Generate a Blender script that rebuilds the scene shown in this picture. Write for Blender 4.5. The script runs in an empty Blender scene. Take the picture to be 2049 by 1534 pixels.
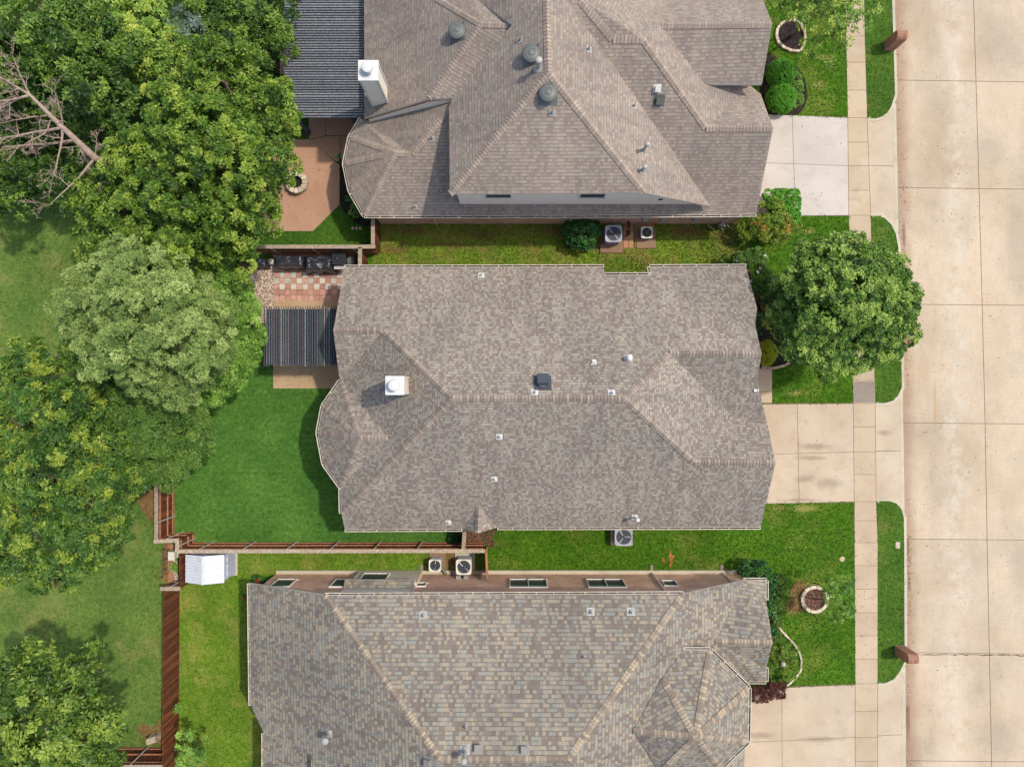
import bpy, bmesh, math, random
import numpy as np
from mathutils import Vector, Matrix
from mathutils.bvhtree import BVHTree
random.seed(7); rng = np.random.default_rng(7)
C = bpy.context.scene.collection
SC = bpy.context.scene
# ------------------------------------------------------------------ camera, sky, sun
H = 37.4; F = 1420.0; CU, CV = 1024.5, 767.0
cam = bpy.data.cameras.new('camera'); camo = bpy.data.objects.new('camera', cam); C.objects.link(camo)
camo.location = (0, 0, H); cam.sensor_width = 36.0; cam.lens = 36.0*F/2049.0; cam.clip_end = 2000
SC.camera = camo
SC.view_settings.view_transform = 'Standard'; SC.view_settings.look = 'None'
SC.view_settings.exposure = 0.60; SC.view_settings.gamma = 1
SUNV = Vector((0.53, 0.20, 1.0)).normalized()
el = math.asin(SUNV.z); az = math.atan2(SUNV.x, SUNV.y)
w = bpy.data.worlds.new('World'); SC.world = w; w.use_nodes = True
sky = w.node_tree.nodes.new('ShaderNodeTexSky'); sky.sky_type = 'NISHITA'; sky.sun_disc = False
sky.sun_elevation = el; sky.sun_rotation = az; sky.dust_density = 2.5; sky.ozone_density = 1.0
bg = w.node_tree.nodes['Background']; bg.inputs[1].default_value = 0.15
w.node_tree.links.new(sky.outputs[0], bg.inputs[0])
sl = bpy.data.lights.new('sun', 'SUN'); sl.energy = 2.08; sl.angle = math.radians(1.8); sl.color = (1.0, 0.94, 0.82)
so = bpy.data.objects.new('sun', sl); C.objects.link(so); so.location = SUNV*60
so.rotation_euler = SUNV.to_track_quat('Z', 'Y').to_euler()

def W(u, v, z=0.0):
    return Vector(((u-CU)/F*(H-z), -(v-CV)/F*(H-z), z))
def WP(u, v, pl):                       # point seen at (u,v) that lies on plane z = a + bX + cY
    a, b, c = pl; q = b*(u-CU)/F - c*(v-CV)/F
    z = (a+H*q)/(1+q); return W(u, v, z)
def interp(tab):
    xs = [t[0] for t in tab]; ys = [t[1] for t in tab]
    def f(v):
        if v <= xs[0]: return ys[0]+(v-xs[0])*(ys[1]-ys[0])/(xs[1]-xs[0])
        if v >= xs[-1]: return ys[-1]+(v-xs[-1])*(ys[-1]-ys[-2])/(xs[-1]-xs[-2])
        return float(np.interp(v, xs, ys))
    return f
# ------------------------------------------------------------------ materials
class NT:
    def __init__(s, name):
        s.m = bpy.data.materials.new(name); s.m.use_nodes = True; s.t = s.m.node_tree
        s.b = s.t.nodes['Principled BSDF']; s.b.inputs['Roughness'].default_value = 0.85
        s.b.inputs['Specular IOR Level'].default_value = 0.25
    def n(s, ty, **kw):
        x = s.t.nodes.new('ShaderNode'+ty)
        for k, v in kw.items(): setattr(x, k, v)
        return x
    def l(s, a, b): s.t.links.new(a, b)
    def coord(s, kind='Object'):
        return s.n('TexCoord').outputs[kind] if kind != 'Pos' else s.n('NewGeometry').outputs['Position']
    def noise(s, scale, detail=2, vec=None, rough=0.5, sc=None):
        vec = vec or s.coord('Pos')
        if sc:
            mp = s.n('Mapping'); mp.inputs['Scale'].default_value = sc; s.l(vec, mp.inputs[0]); vec = mp.outputs[0]
        x = s.n('TexNoise'); x.inputs['Scale'].default_value = scale; x.inputs['Detail'].default_value = detail
        x.inputs['Roughness'].default_value = rough; s.l(vec, x.inputs['Vector']); return x.outputs['Fac']
    def ramp(s, fac, stops, mode='LINEAR'):
        x = s.n('ValToRGB'); x.color_ramp.interpolation = mode; e = x.color_ramp.elements
        while len(e) < len(stops): e.new(0.5)
        for i, (p, c) in enumerate(stops):
            e[i].position = p; e[i].color = (*c, 1) if len(c) == 3 else c
        s.l(fac, x.inputs[0]); return x.outputs[0]
    def mix(s, fac, a, b, mode='MIX'):
        x = s.n('Mix', data_type='RGBA', blend_type=mode)
        if isinstance(fac, (int, float)): x.inputs[0].default_value = fac
        else: s.l(fac, x.inputs[0])
        for k, val in ((6, a), (7, b)):
            if isinstance(val, tuple): x.inputs[k].default_value = (*val, 1)
            else: s.l(val, x.inputs[k])
        return x.outputs[2]
    def math(s, op, a, b=None, c=None):
        x = s.n('Math', operation=op)
        for k, val in enumerate((a, b, c)):
            if val is None: continue
            if isinstance(val, (int, float)): x.inputs[k].default_value = val
            else: s.l(val, x.inputs[k])
        return x.outputs[0]
    def bump(s, h, strength=0.4, dist=0.02):
        x = s.n('Bump'); x.inputs['Strength'].default_value = strength; x.inputs['Distance'].default_value = dist
        s.l(h, x.inputs['Height']); s.l(x.outputs[0], s.b.inputs['Normal'])
    def spots(s, c, lst, colr, amt):
        pos = s.coord('Pos'); nzv = s.noise(2.2, 5, rough=.65); tot = None
        for u, v, ru, rv in lst:
            p = W(u, v); mp = s.n('Mapping', vector_type='POINT'); sx, sy = 1/(ru*H/F), 1/(rv*H/F)
            mp.inputs['Scale'].default_value = (sx, sy, 0); mp.inputs['Location'].default_value = (-p.x*sx, -p.y*sy, 0); s.l(pos, mp.inputs[0])
            ln = s.n('VectorMath', operation='LENGTH'); s.l(mp.outputs[0], ln.inputs[0])
            d = s.math('SUBTRACT', 1.35, s.math('ADD', ln.outputs['Value'], s.math('MULTIPLY', nzv, 0.9)))
            d = s.math('MAXIMUM', d, 0.0); tot = d if tot is None else s.math('MAXIMUM', tot, d)
        return s.mix(s.math('MINIMUM', s.math('MULTIPLY', tot, amt*1.6), amt), c, colr)
    def col(s, c):
        if isinstance(c, tuple): s.b.inputs['Base Color'].default_value = (*c, 1)
        else: s.l(c, s.b.inputs['Base Color'])
        return s.m
def S(r, g, b):                          # sRGB 0-255 -> linear
    f = lambda x: (x/255/12.92 if x/255 <= 0.04045 else ((x/255+0.055)/1.055)**2.4)
    return (f(r), f(g), f(b))
def plain(name, c, rough=0.7, metal=0.0, var=0.12, scale=6, spec=0.3):
    t = NT(name); t.b.inputs['Roughness'].default_value = rough; t.b.inputs['Metallic'].default_value = metal
    t.b.inputs['Specular IOR Level'].default_value = spec
    nz = t.noise(scale, 4)
    return t.col(t.ramp(nz, [(0.3, tuple(x*(1-var) for x in c)), (0.7, tuple(min(1, x*(1+var)) for x in c))]))
def shingles(name, cols, roww, cw, band, flat, merge=0.3):
    mean = tuple(sum(c[i] for c in cols)/len(cols) for i in range(3)); cols = [tuple((a*(1-flat)+b*flat)*k for a, b, k in zip(c, mean, (.945, .985, .985))) for c in cols]
    t = NT(name); uv = t.coord('UV'); sp = t.n('SeparateXYZ'); t.l(uv, sp.inputs[0])
    vr = t.math('DIVIDE', sp.outputs[1], roww); row = t.math('FLOOR', vr)
    wn = t.n('TexWhiteNoise', noise_dimensions='1D'); t.l(row, wn.inputs['W'])
    # tabs of uneven width
    wob = t.math('MULTIPLY', t.noise(1.5, 0, uv), 1.0)
    uo = t.math('ADD', t.math('DIVIDE', sp.outputs[0], cw), t.math('MULTIPLY', wn.outputs['Value'], 17.3))
    uo = t.math('ADD', uo, wob); colm = t.math('FLOOR', uo)
    cb0 = t.n('CombineXYZ'); t.l(t.math('FLOOR', t.math('MULTIPLY', uo, 0.5)), cb0.inputs[0]); t.l(row, cb0.inputs[1])
    wm_ = t.n('TexWhiteNoise', noise_dimensions='2D'); t.l(cb0.outputs[0], wm_.inputs['Vector'])
    colm = t.math('ADD', colm, t.math('MULTIPLY', t.math('LESS_THAN', wm_.outputs['Value'], merge), t.math('SUBTRACT', t.math('MULTIPLY', t.math('FLOOR', t.math('MULTIPLY', uo, 0.5)), 2), colm)))
    cb = t.n('CombineXYZ'); t.l(colm, cb.inputs[0]); t.l(row, cb.inputs[1])
    w2 = t.n('TexWhiteNoise', noise_dimensions='2D'); t.l(cb.outputs[0], w2.inputs['Vector'])
    n = len(cols); base = t.ramp(w2.outputs['Value'], [(i/n, c) for i, c in enumerate(cols)], 'CONSTANT')
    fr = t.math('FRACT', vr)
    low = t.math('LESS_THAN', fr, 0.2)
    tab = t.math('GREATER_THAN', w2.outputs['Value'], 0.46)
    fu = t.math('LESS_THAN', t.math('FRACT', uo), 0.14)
    c = t.mix(t.math('MULTIPLY', low, t.math('MULTIPLY', tab, band)), base, (0.03, 0.025, 0.022))  # dark strip: printed shadow band plus painted shade under raised tabs
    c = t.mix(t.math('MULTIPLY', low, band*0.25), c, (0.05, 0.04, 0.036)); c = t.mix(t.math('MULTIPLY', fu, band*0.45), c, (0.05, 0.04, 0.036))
    big = t.ramp(t.noise(0.22, 4, uv), [(0.35, (0.90, 0.90, 0.90)), (0.65, (1.07, 1.06, 1.04))])
    c = t.mix(1.0, c, big, 'MULTIPLY')
    streak = t.ramp(t.noise(1.0, 5, uv, rough=.6, sc=(1.6, 0.22, 1)), [(0.38, (0.88, 0.88, 0.9)), (0.62, (1.05, 1.04, 1.02))])
    c = t.mix(1.0, c, streak, 'MULTIPLY')
    gr = t.ramp(t.noise(60, 2, uv), [(0.3, (0.82, 0.82, 0.82)), (0.7, (1.15, 1.15, 1.15))])
    c = t.mix(1.0, c, gr, 'MULTIPLY')
    t.bump(t.math('ADD', t.math('MULTIPLY', t.math('SUBTRACT', 1.0, fr), 0.7), t.math('MULTIPLY', w2.outputs['Value'], 0.3)), 0.5, 0.02)
    t.b.inputs['Roughness'].default_value = 0.92
    return t.col(c)
def island(name, cols, rough=0.9, metal=0, extra=None):
    t = NT(name); g = t.n('NewGeometry'); n = len(cols)
    c = t.ramp(g.outputs['Random Per Island'], [(i/n, x) for i, x in enumerate(cols)], 'CONSTANT')
    c = t.mix(1.0, c, t.ramp(t.noise(14, 4), [(0.3, (0.8,)*3), (0.7, (1.18,)*3)]), 'MULTIPLY')
    if extra: c = extra(t, c)
    t.b.inputs['Roughness'].default_value = rough; t.b.inputs['Metallic'].default_value = metal
    return t.col(c)
M = {}
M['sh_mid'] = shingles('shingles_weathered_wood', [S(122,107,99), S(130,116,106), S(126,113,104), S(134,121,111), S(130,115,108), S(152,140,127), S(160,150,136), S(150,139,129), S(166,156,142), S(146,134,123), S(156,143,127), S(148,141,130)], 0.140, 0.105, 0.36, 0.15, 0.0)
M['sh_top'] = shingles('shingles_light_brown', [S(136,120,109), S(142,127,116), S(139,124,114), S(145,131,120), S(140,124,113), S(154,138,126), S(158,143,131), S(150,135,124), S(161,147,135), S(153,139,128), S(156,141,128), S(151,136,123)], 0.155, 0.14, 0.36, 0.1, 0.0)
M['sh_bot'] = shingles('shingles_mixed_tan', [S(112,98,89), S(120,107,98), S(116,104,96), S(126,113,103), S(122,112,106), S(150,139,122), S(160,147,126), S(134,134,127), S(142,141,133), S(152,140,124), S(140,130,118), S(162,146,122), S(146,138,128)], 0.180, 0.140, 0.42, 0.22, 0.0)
M['cap_mid'] = island('ridge_cap_weathered', [S(146,133,121), S(134,121,110), S(156,144,130), S(128,115,105), S(150,137,123)])
M['cap_top'] = island('ridge_cap_light_brown', [S(154,138,124), S(146,131,118), S(162,147,131), S(150,135,122)])
M['cap_bot'] = island('ridge_cap_tan', [S(150,138,120), S(134,122,108), S(164,149,126), S(126,113,100)])
M['cap_dark'] = plain('cap_shadow_band', S(116,103,93), 0.95); M['cap_soft'] = plain('cap_soft_band', S(132,116,103), 0.95)  # dark strip at each cap end: printed band with gap shade painted in
def concrete(name, a, b, stain, joints=False, broom=False, blot=0.5, g_=0.68, spots=None):
    a, b, stain = [tuple(x*g_ for x in q) for q in (a, b, stain)]
    t = NT(name)
    g = t.n('NewGeometry')
    c = t.ramp(t.noise(0.55, 5), [(0.3, a), (0.7, b)])
    c = t.mix(1.0, c, t.ramp(g.outputs['Random Per Island'], [(0, (0.93, 0.925, 0.92)), (1, (1.06, 1.055, 1.04))]), 'MULTIPLY')
    m = t.ramp(t.noise(1.3, 6, rough=0.65), [(0.50, (0, 0, 0)), (0.72, (blot,)*3)])
    c = t.mix(m, c, stain)
    sp = t.ramp(t.noise(16, 2, rough=0.7), [(0.22, (0.72,)*3), (0.34, (1, 1, 1))])
    c = t.mix(1.0, c, sp, 'MULTIPLY')
    c = t.mix(1.0, c, t.ramp(t.noise(45, 3), [(0.3, (0.9,)*3), (0.7, (1.08,)*3)]), 'MULTIPLY')
    if broom:
        c = t.mix(1.0, c, t.ramp(t.noise(6, 2, sc=(7.0, 0.6, 1)), [(0.35, (0.95,)*3), (0.65, (1.04,)*3)]), 'MULTIPLY')
    if spots: c = t.spots(c, spots[0], spots[1], spots[2])
    t.bump(t.noise(60, 3), 0.15, 0.01)
    return t.col(c)
M['conc_tan'] = concrete('concrete_tan', S(205,184,158), S(218,200,174), S(164,147,128), blot=0.3, spots=([(1628,893,42,9),(1622,916,44,7),(1612,958,30,11),(1660,966,38,15),(1768,866,22,8),(1600,1000,60,6),(1640,1478,60,8),(1520,1470,40,10)], S(128,112,96), .55))
M['conc_walk'] = concrete('concrete_walk', S(206,182,152), S(218,198,168), S(166,148,124), blot=0.4)
M['conc_pale'] = concrete('concrete_pale', S(208,198,186), S(222,212,200), S(188,174,160), blot=0.35)
M['conc_kerb'] = concrete('concrete_kerb', S(205,196,172), S(222,212,186), S(176,160,136), blot=0.5)
M['conc_pink'] = concrete('concrete_terracotta', S(176,136,110), S(188,148,120), S(156,120,96), blot=0.4, g_=.82)
M['conc_aggr'] = concrete('concrete_aggregate', S(196,164,126), S(212,182,144), S(156,128,96), blot=0.6)
M['conc_grey'] = concrete('concrete_grey', S(150,138,124), S(170,158,142), S(120,104,90), blot=0.5)
def road():
    t = NT('road_concrete'); pos = t.coord('Pos'); sp = t.n('SeparateXYZ'); t.l(pos, sp.inputs[0])
    c = t.ramp(t.noise(0.30, 6, rough=0.6), [(0.3, S(182,161,135)), (0.5, S(188,170,146)), (0.72, S(172,156,133))])
    g = t.n('NewGeometry')
    c = t.mix(1.0, c, t.ramp(g.outputs['Random Per Island'], [(0, (0.95,)*3), (1, (1.04, 1.04, 1.03))]), 'MULTIPLY')
    c = t.mix(1.0, c, t.ramp(t.noise(0.16, 5, rough=0.6, sc=(1.3, 0.7, 1)), [(0.36, (0.80, 0.79, 0.77)), (0.56, (1.0,)*3), (0.7, (1.06,)*3)]), 'MULTIPLY')
    # pale worn wheel band running along the lane
    wx = t.math('ADD', sp.outputs[0], t.math('MULTIPLY', t.noise(0.25, 3), 2.4))
    band = t.ramp(t.math('ABSOLUTE', t.math('SUBTRACT', wx, 24.7)), [(0.0, (0.75,)*3), (0.9, (0, 0, 0))])
    band = t.mix(1.0, band, t.ramp(t.noise(1.2, 5, rough=0.7), [(0.4, (0, 0, 0)), (0.62, (1, 1, 1))]), 'MULTIPLY')
    c = t.mix(band, c, S(196,185,166))
    # gutter dirt against the kerb
    gx = t.math('MULTIPLY', t.math('ADD', t.math('SUBTRACT', sp.outputs[0], 20.5), t.math('MULTIPLY', sp.outputs[1], 0.0173)), 0.8)
    gut = t.ramp(t.math('ADD', gx, t.math('MULTIPLY', t.noise(0.8, 4), 0.5)), [(0.25, (0.7,)*3), (0.55, (0.5,)*3), (0.85, (0.12,)*3), (1.0, (0, 0, 0))])
    c = t.mix(gut, c, S(132,100,76))
    v = t.n('TexVoronoi'); v.inputs['Scale'].default_value = 2.6; t.l(pos, v.inputs['Vector'])
    sp1 = t.ramp(v.outputs['Distance'], [(0.05, (0.4,)*3), (0.11, (1, 1, 1))])
    keep = t.ramp(t.noise(0.35, 3), [(0.45, (0, 0, 0)), (0.6, (0.8,)*3)])
    c = t.mix(keep, c, t.mix(1.0, c, sp1, 'MULTIPLY'))
    pit = t.ramp(t.noise(9, 4, rough=0.85), [(0.30, (0.66, 0.64, 0.62)), (0.42, (1, 1, 1)), (0.6, (1.0, 1.0, 1.0)), (0.72, (1.1, 1.1, 1.1))])
    c = t.mix(1.0, c, pit, 'MULTIPLY')
    c = t.mix(1.0, c, t.ramp(t.noise(4, 2, sc=(9.0, 0.5, 1)), [(0.35, (0.955,)*3), (0.65, (1.035,)*3)]), 'MULTIPLY')
    c = t.mix(1.0, c, t.ramp(t.noise(4, 2, sc=(0.8, 8, 1)), [(0.35, (0.97,)*3), (0.65, (1.03,)*3)]), 'MULTIPLY')
    c = t.spots(c, [(1874,822,5,62),(1874,790,3,40)], S(168,134,94), .6)
    c = t.spots(c, [(2010,90,75,85),(2040,470,40,150),(2046,1130,30,90),(1985,300,50,60),(2000,1480,60,60)], S(140,130,114), .38)  # darker lane patches: stains plus off-frame tree shade painted into the colour
    c = t.spots(c, [(1818,1098,5,30),(1822,1170,4,20),(1812,470,5,40),(1820,1440,6,60)], S(104,76,60), .7)
    t.bump(t.noise(50, 3), 0.15, 0.01)
    return t.col(c)
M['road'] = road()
def grass(name, dark, mid, light, patch=None, pamt=0.0, pscale=0.5, stripe=None, gain=(1, 1, 1), spots=None):
    dark, mid, light = [tuple(x*g for x, g in zip(q, gain)) for q in (dark, mid, light)]
    patch = tuple(x*g for x, g in zip(patch, gain)) if patch else None
    t = NT(name)
    f = t.math('ADD', t.math('MULTIPLY', t.noise(22, 3, rough=0.7), 0.55), t.math('MULTIPLY', t.noise(4.5, 4, rough=0.65), 0.45))
    c = t.ramp(f, [(0.33, dark), (0.5, mid), (0.68, light)])
    c = t.mix(1.0, c, t.ramp(t.noise(0.45, 4), [(0.3, (0.70, 0.78, 0.72)), (0.7, (1.26, 1.16, 1.12))]), 'MULTIPLY')
    if patch:
        pm = t.ramp(t.noise(pscale, 6, rough=0.7), [(0.56-pamt*0.25, (0, 0, 0)), (0.74-pamt*0.2, (min(1, 0.4+pamt),)*3)])
        c = t.mix(pm, c, patch)
    if stripe:
        c = t.mix(1.0, c, t.ramp(t.noise(1.0, 1, sc=stripe), [(0.4, (0.95,)*3), (0.6, (1.05,)*3)]), 'MULTIPLY')
    if spots: c = t.spots(c, spots[0], spots[1], spots[2])
    t.bump(f, 0.5, 0.03); t.b.inputs['Roughness'].default_value = 0.9
    t.b.inputs['Specular IOR Level'].default_value = 0.1
    return t.col(c)
M['g_front'] = grass('grass_front', S(36,66,10), S(70,106,22), S(118,146,44), S(150,138,70), 0.18, 0.35, gain=(.72,.85,.75), spots=([(1612,1017,46,11),(1560,1015,22,6),(1618,462,20,10),(1592,786,30,9),(1585,1208,16,30),(1650,115,26,9),(1640,170,24,14)], S(150,136,80), .55))
M['g_strip'] = grass('grass_strip', S(44,78,22), S(70,106,34), S(104,134,52), S(136,130,70), 0.1, 0.5, gain=(.85,.82,.85))
M['g_west'] = grass('grass_greenbelt', S(58,74,30), S(84,102,48), S(112,126,66), S(140,124,76), 0.25, 0.30, gain=(1.03,1.2,1.05))
M['g_turf'] = grass('grass_turf', S(38,74,24), S(58,98,36), S(84,122,54), None, stripe=(0.3, 6, 1), gain=(1.4,1.2,1.3))
M['g_back'] = grass('grass_neighbour', S(62,92,20), S(98,128,34), S(140,160,60), S(164,150,76), 0.3, 0.5, gain=(.74,.8,.85))
M['g_yard'] = grass('grass_deep_green', S(34,62,16), S(54,88,24), S(84,116,38))  # deeper green grass tone
M['g_patch'] = grass('grass_patchy', S(48,68,16), S(84,104,30), S(130,140,58), S(118,92,60), 0.35, 0.8, gain=(1.25,1.3,1.25), spots=([(820,462,50,10),(960,470,60,12),(1100,462,50,14),(1190,495,30,9),(1380,462,70,14),(1450,470,50,18),(790,500,40,12),(900,490,80,6)], S(110,80,56), .8))
M['g_far'] = grass('grass_far', S(60,80,30), S(86,104,46), S(112,126,62))
M['g_under'] = grass('grass_painted_shade', S(22,34,12), S(34,48,18), S(52,64,28))  # dark green with the shade under the crowns painted in
def brick(name, cols, mortar, bw=0.2, bh=0.075):
    t = NT(name); uv = t.coord('UV'); b = t.n('TexBrick'); t.l(uv, b.inputs['Vector'])
    b.inputs['Scale'].default_value = 1.0; b.inputs['Brick Width'].default_value = bw; b.inputs['Row Height'].default_value = bh
    b.inputs['Mortar Size'].default_value = 0.008; b.inputs['Mortar Smooth'].default_value = 0.2
    b.inputs['Color1'].default_value = (*cols[0], 1); b.inputs['Color2'].default_value = (*cols[1], 1); b.inputs['Mortar'].default_value = (*mortar, 1)
    c = t.mix(t.ramp(t.noise(7, 2, uv), [(0.45, (0, 0, 0)), (0.6, (0.7,)*3)]), b.outputs['Color'], cols[2], 'MIX')
    c = t.mix(b.outputs['Fac'], c, mortar)
    c = t.mix(1.0, c, t.ramp(t.noise(1, 4, uv), [(0.3, (0.8,)*3), (0.7, (1.15,)*3)]), 'MULTIPLY')
    t.bump(t.math('SUBTRACT', 1.0, b.outputs['Fac']), 0.5, 0.01)
    return t.col(c)
M['brick'] = brick('red_brick', [S(216,164,130), S(178,130,106), S(200,146,116)], S(236,224,208))
M['brick_mb'] = brick('mailbox_brick', [S(150,96,74), S(172,116,92), S(120,80,64)], S(170,146,124), 0.2, 0.07)
M['white'] = plain('white_trim', S(206,200,188), 0.5, var=0.05)
M['gutter'] = plain('gutter_white', S(196,188,170), 0.55, var=0.22, scale=3)
M['cream'] = plain('cream_trim', S(214,200,180), 0.6, var=0.05)
def siding():
    t = NT('lap_siding'); pos = t.coord('Pos'); sp = t.n('SeparateXYZ'); t.l(pos, sp.inputs[0])
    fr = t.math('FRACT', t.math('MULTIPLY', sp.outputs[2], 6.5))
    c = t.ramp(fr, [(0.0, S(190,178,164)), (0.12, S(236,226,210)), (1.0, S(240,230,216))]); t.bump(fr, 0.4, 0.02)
    return t.col(c)
M['siding'] = siding()
M['cap_white'] = plain('chimney_cap_metal', S(200,200,196), 0.4, 0.0, var=0.1, scale=3)
M['dark'] = plain('dark_gap', (0.02, 0.018, 0.016), 0.8)
M['litter'] = plain('gutter_litter', S(72,52,40), 0.9, var=0.5, scale=9)
M['lead'] = plain('galvanised_flashing', S(160,158,152), 0.5, 0.1, var=0.1)
M['whitepipe'] = plain('white_pipe', S(198,196,190), 0.5, var=0.1)
M['grey_metal'] = plain('grey_painted_metal', S(100,102,98), 0.5, 0.1, var=0.08)
M['slate'] = plain('dark_vent_plastic', S(70,74,82), 0.45, var=0.1)
M['greenbox'] = plain('vent_box_grey_green', S(84,90,84), 0.6)
M['vbox'] = plain('vent_box_grey', S(132,128,122), 0.6)
def woodboards(name, cols):
    def ex(t, c):
        return t.mix(1.0, c, t.ramp(t.noise(1.5, 4, sc=(9, 9, 0.8)), [(0.3, (0.62,)*3), (0.7, (1.3, 1.25, 1.2))]), 'MULTIPLY')
    return island(name, cols, 0.75, 0, ex)
M['fence'] = woodboards('fence_boards_stained', [S(98,56,36), S(110,64,40), S(86,48,32), S(120,72,46), S(92,52,36)])
M['fence_cap'] = woodboards('fence_cap_weathered', [S(162,148,128), S(150,136,118), S(170,154,132)])
M['rail'] = woodboards('fence_rail', [S(168,120,92), S(156,108,80)])
M['greywood'] = woodboards('grey_wood', [S(120,106,98), S(104,90,84)])
M['steel'] = plain('galvanised_post', S(186,180,174), 0.45, 0.15, var=0.1)
M['black_vinyl'] = None
t = NT('black_vinyl_cover'); t.b.inputs['Roughness'].default_value = 0.33; t.b.inputs['Specular IOR Level'].default_value = 0.55
t.bump(t.noise(4, 4), 0.8, 0.1); M['black_vinyl'] = t.col(t.ramp(t.noise(3, 3), [(0.3, (0.014, 0.016, 0.02)), (0.7, (0.035, 0.038, 0.045))]))
M['black_metal'] = plain('black_metal', (0.03, 0.032, 0.035), 0.4, 0.4)
M['ac_grey'] = plain('condenser_grey', S(150,150,158), 0.5, 0.1, var=0.06)
M['ac_beige'] = plain('condenser_beige', S(206,200,184), 0.5, 0.1, var=0.05)
M['ac_side'] = plain('condenser_louvres', S(70,74,82), 0.55, 0.3, var=0.2, scale=20)
M['blade'] = plain('fan_blade', S(214,216,218), 0.4, 0.0)
M['rust'] = plain('rusty_motor', S(186,138,92), 0.6, 0.1, var=0.3)
M['paver'] = island('red_pavers', [S(178,134,118), S(168,124,108), S(186,144,126), S(172,130,112), S(160,118,106)])
M['paver_tan'] = island('orange_pavers', [S(170,124,94), S(158,112,84), S(180,136,104)])
M['paver_pale'] = island('pale_pavers', [S(186,180,164), S(172,168,156), S(192,184,168)])
def gravelm(name, cols, sc=14):
    t = NT(name); v = t.n('TexVoronoi'); v.inputs['Scale'].default_value = sc; t.l(t.coord('Pos'), v.inputs['Vector'])
    s2 = t.n('SeparateColor'); t.l(v.outputs['Color'], s2.inputs[0]); n = len(cols)
    c = t.ramp(s2.outputs[0], [(i/n, x) for i, x in enumerate(cols)], 'CONSTANT')
    c = t.mix(1.0, c, t.ramp(v.outputs['Distance'], [(0.3, (1, 1, 1)), (0.75, (0.4,)*3)]), 'MULTIPLY')
    t.bump(t.math('SUBTRACT', 1.0, v.outputs['Distance']), 1.0, 0.04); return t.col(c)
M['gravel'] = gravelm('pea_gravel', [S(208,184,162), S(192,166,144), S(220,200,178), S(160,130,110), S(202,178,154)])
M['mulch'] = gravelm('dark_mulch', [S(40,30,30), S(56,42,38), S(30,24,24), S(70,56,50), S(48,38,36)], 18)
M['mulch_brown'] = gravelm('brown_mulch', [S(120,84,68), S(96,68,56), S(140,104,84), S(80,58,48), S(110,80,66)], 20)
M['dirt'] = grass('bare_dirt', S(96,70,44), S(126,96,64), S(150,120,84))
M['clay'] = grass('clay_dirt', S(120,76,44), S(150,98,60), S(172,120,80))
M['stone'] = island('edging_stone', [S(186,172,148), S(172,158,134), S(196,182,156), S(160,146,124)])
M['stone_pink'] = island('edging_block', [S(172,146,126), S(158,132,114), S(182,156,134)])
M['rock'] = plain('tan_rock', S(150,116,84), 0.9, var=0.3)
def glass(name, c):
    t = NT(name); t.b.inputs['Roughness'].default_value = 0.08; t.b.inputs['Specular IOR Level'].default_value = 0.6; return t.col(c)
M['glass'] = plain('window_glass', (0.035, 0.038, 0.048), 0.35, spec=0.1); M['glass_g'] = plain('window_glass_green', (0.03, 0.075, 0.05), 0.3, spec=.15)
M['slat'] = woodboards('dark_slats', [S(110,114,118), S(98,102,108), S(120,124,128), S(104,108,114)])
M['slat2'] = woodboards('pergola_slats', [S(84,84,88), S(70,70,76), S(104,102,106), S(84,78,84), S(134,130,132)])
t = NT('tinted_panel'); t.b.inputs['Roughness'].default_value = 0.25
hu = t.noise(1.0, 2, sc=(2.6, 0.05, 1))
c = t.ramp(hu, [(0.25, S(34,38,48)), (0.38, S(40,62,68)), (0.47, S(66,60,72)), (0.55, S(44,72,70)), (0.63, S(74,86,66)), (0.75, S(40,38,50))])
M['tint'] = t.col(t.mix(1.0, t.mix(1.0, c, (1.25, 1.25, 1.25), 'MULTIPLY'), t.ramp(t.noise(1.2, 3), [(0.3, (0.6,)*3), (0.7, (1.2,)*3)]), 'MULTIPLY'))
M['shedroof'] = plain('white_shed_roof', S(204,205,210), 0.4, var=0.06, scale=3)
t = NT('white_shed_roof'); sp = t.n('SeparateXYZ'); t.l(t.coord('Pos'), sp.inputs[0]); fr = t.math('FRACT', t.math('MULTIPLY', sp.outputs[1], 7.0))
c = t.ramp(fr, [(0.0, S(150,150,154)), (0.12, S(204,205,208)), (1.0, S(198,199,203))]); t.b.inputs['Roughness'].default_value = .5
M['shedroof'] = t.col(t.mix(t.ramp(t.noise(2.2, 5, rough=.7), [(.5, (0, 0, 0)), (.75, (.5,)*3)]), c, S(160,156,146)))
M['shedwall'] = plain('pale_blue_shed_wall', S(176,184,206), 0.5, var=0.06)
M['teal'] = plain('teal_hose', S(20,110,126), 0.5)
M['red'] = plain('red_petals', S(196,38,22), 0.6, var=0.3, scale=20)
M['whitef'] = plain('white_petals', S(230,230,220), 0.6)
M['bark'] = plain('bark_brown', S(92,78,66), 0.95, var=0.35, scale=12)
M['deadwood'] = plain('dead_wood', S(158,138,122), 0.95, var=0.3, scale=10)
def leafm(name, stops, trans=0.15, rough=0.5, spec=0.35, g=1.0):
    stops = [(p, tuple(x*g for x in c)) for p, c in stops]; t = NT(name); a = t.n('Attribute', attribute_name='tint'); c = t.ramp(a.outputs['Fac'], stops)
    t.col(c); t.b.inputs['Roughness'].default_value = rough; t.b.inputs['Specular IOR Level'].default_value = spec
    tr = t.n('BsdfTranslucent'); t.l(t.mix(1.0, c, (1.15, 1.25, 0.6), 'MULTIPLY'), tr.inputs[0])
    mx = t.n('MixShader'); mx.inputs[0].default_value = trans
    t.l(t.b.outputs[0], mx.inputs[1]); t.l(tr.outputs[0], mx.inputs[2])
    t.l(mx.outputs[0], t.t.nodes['Material Output'].inputs[0]); return t.m
def L3(a, b, c): return [(0.0, S(*a)), (0.5, S(*b)), (1.0, S(*c))]
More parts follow.
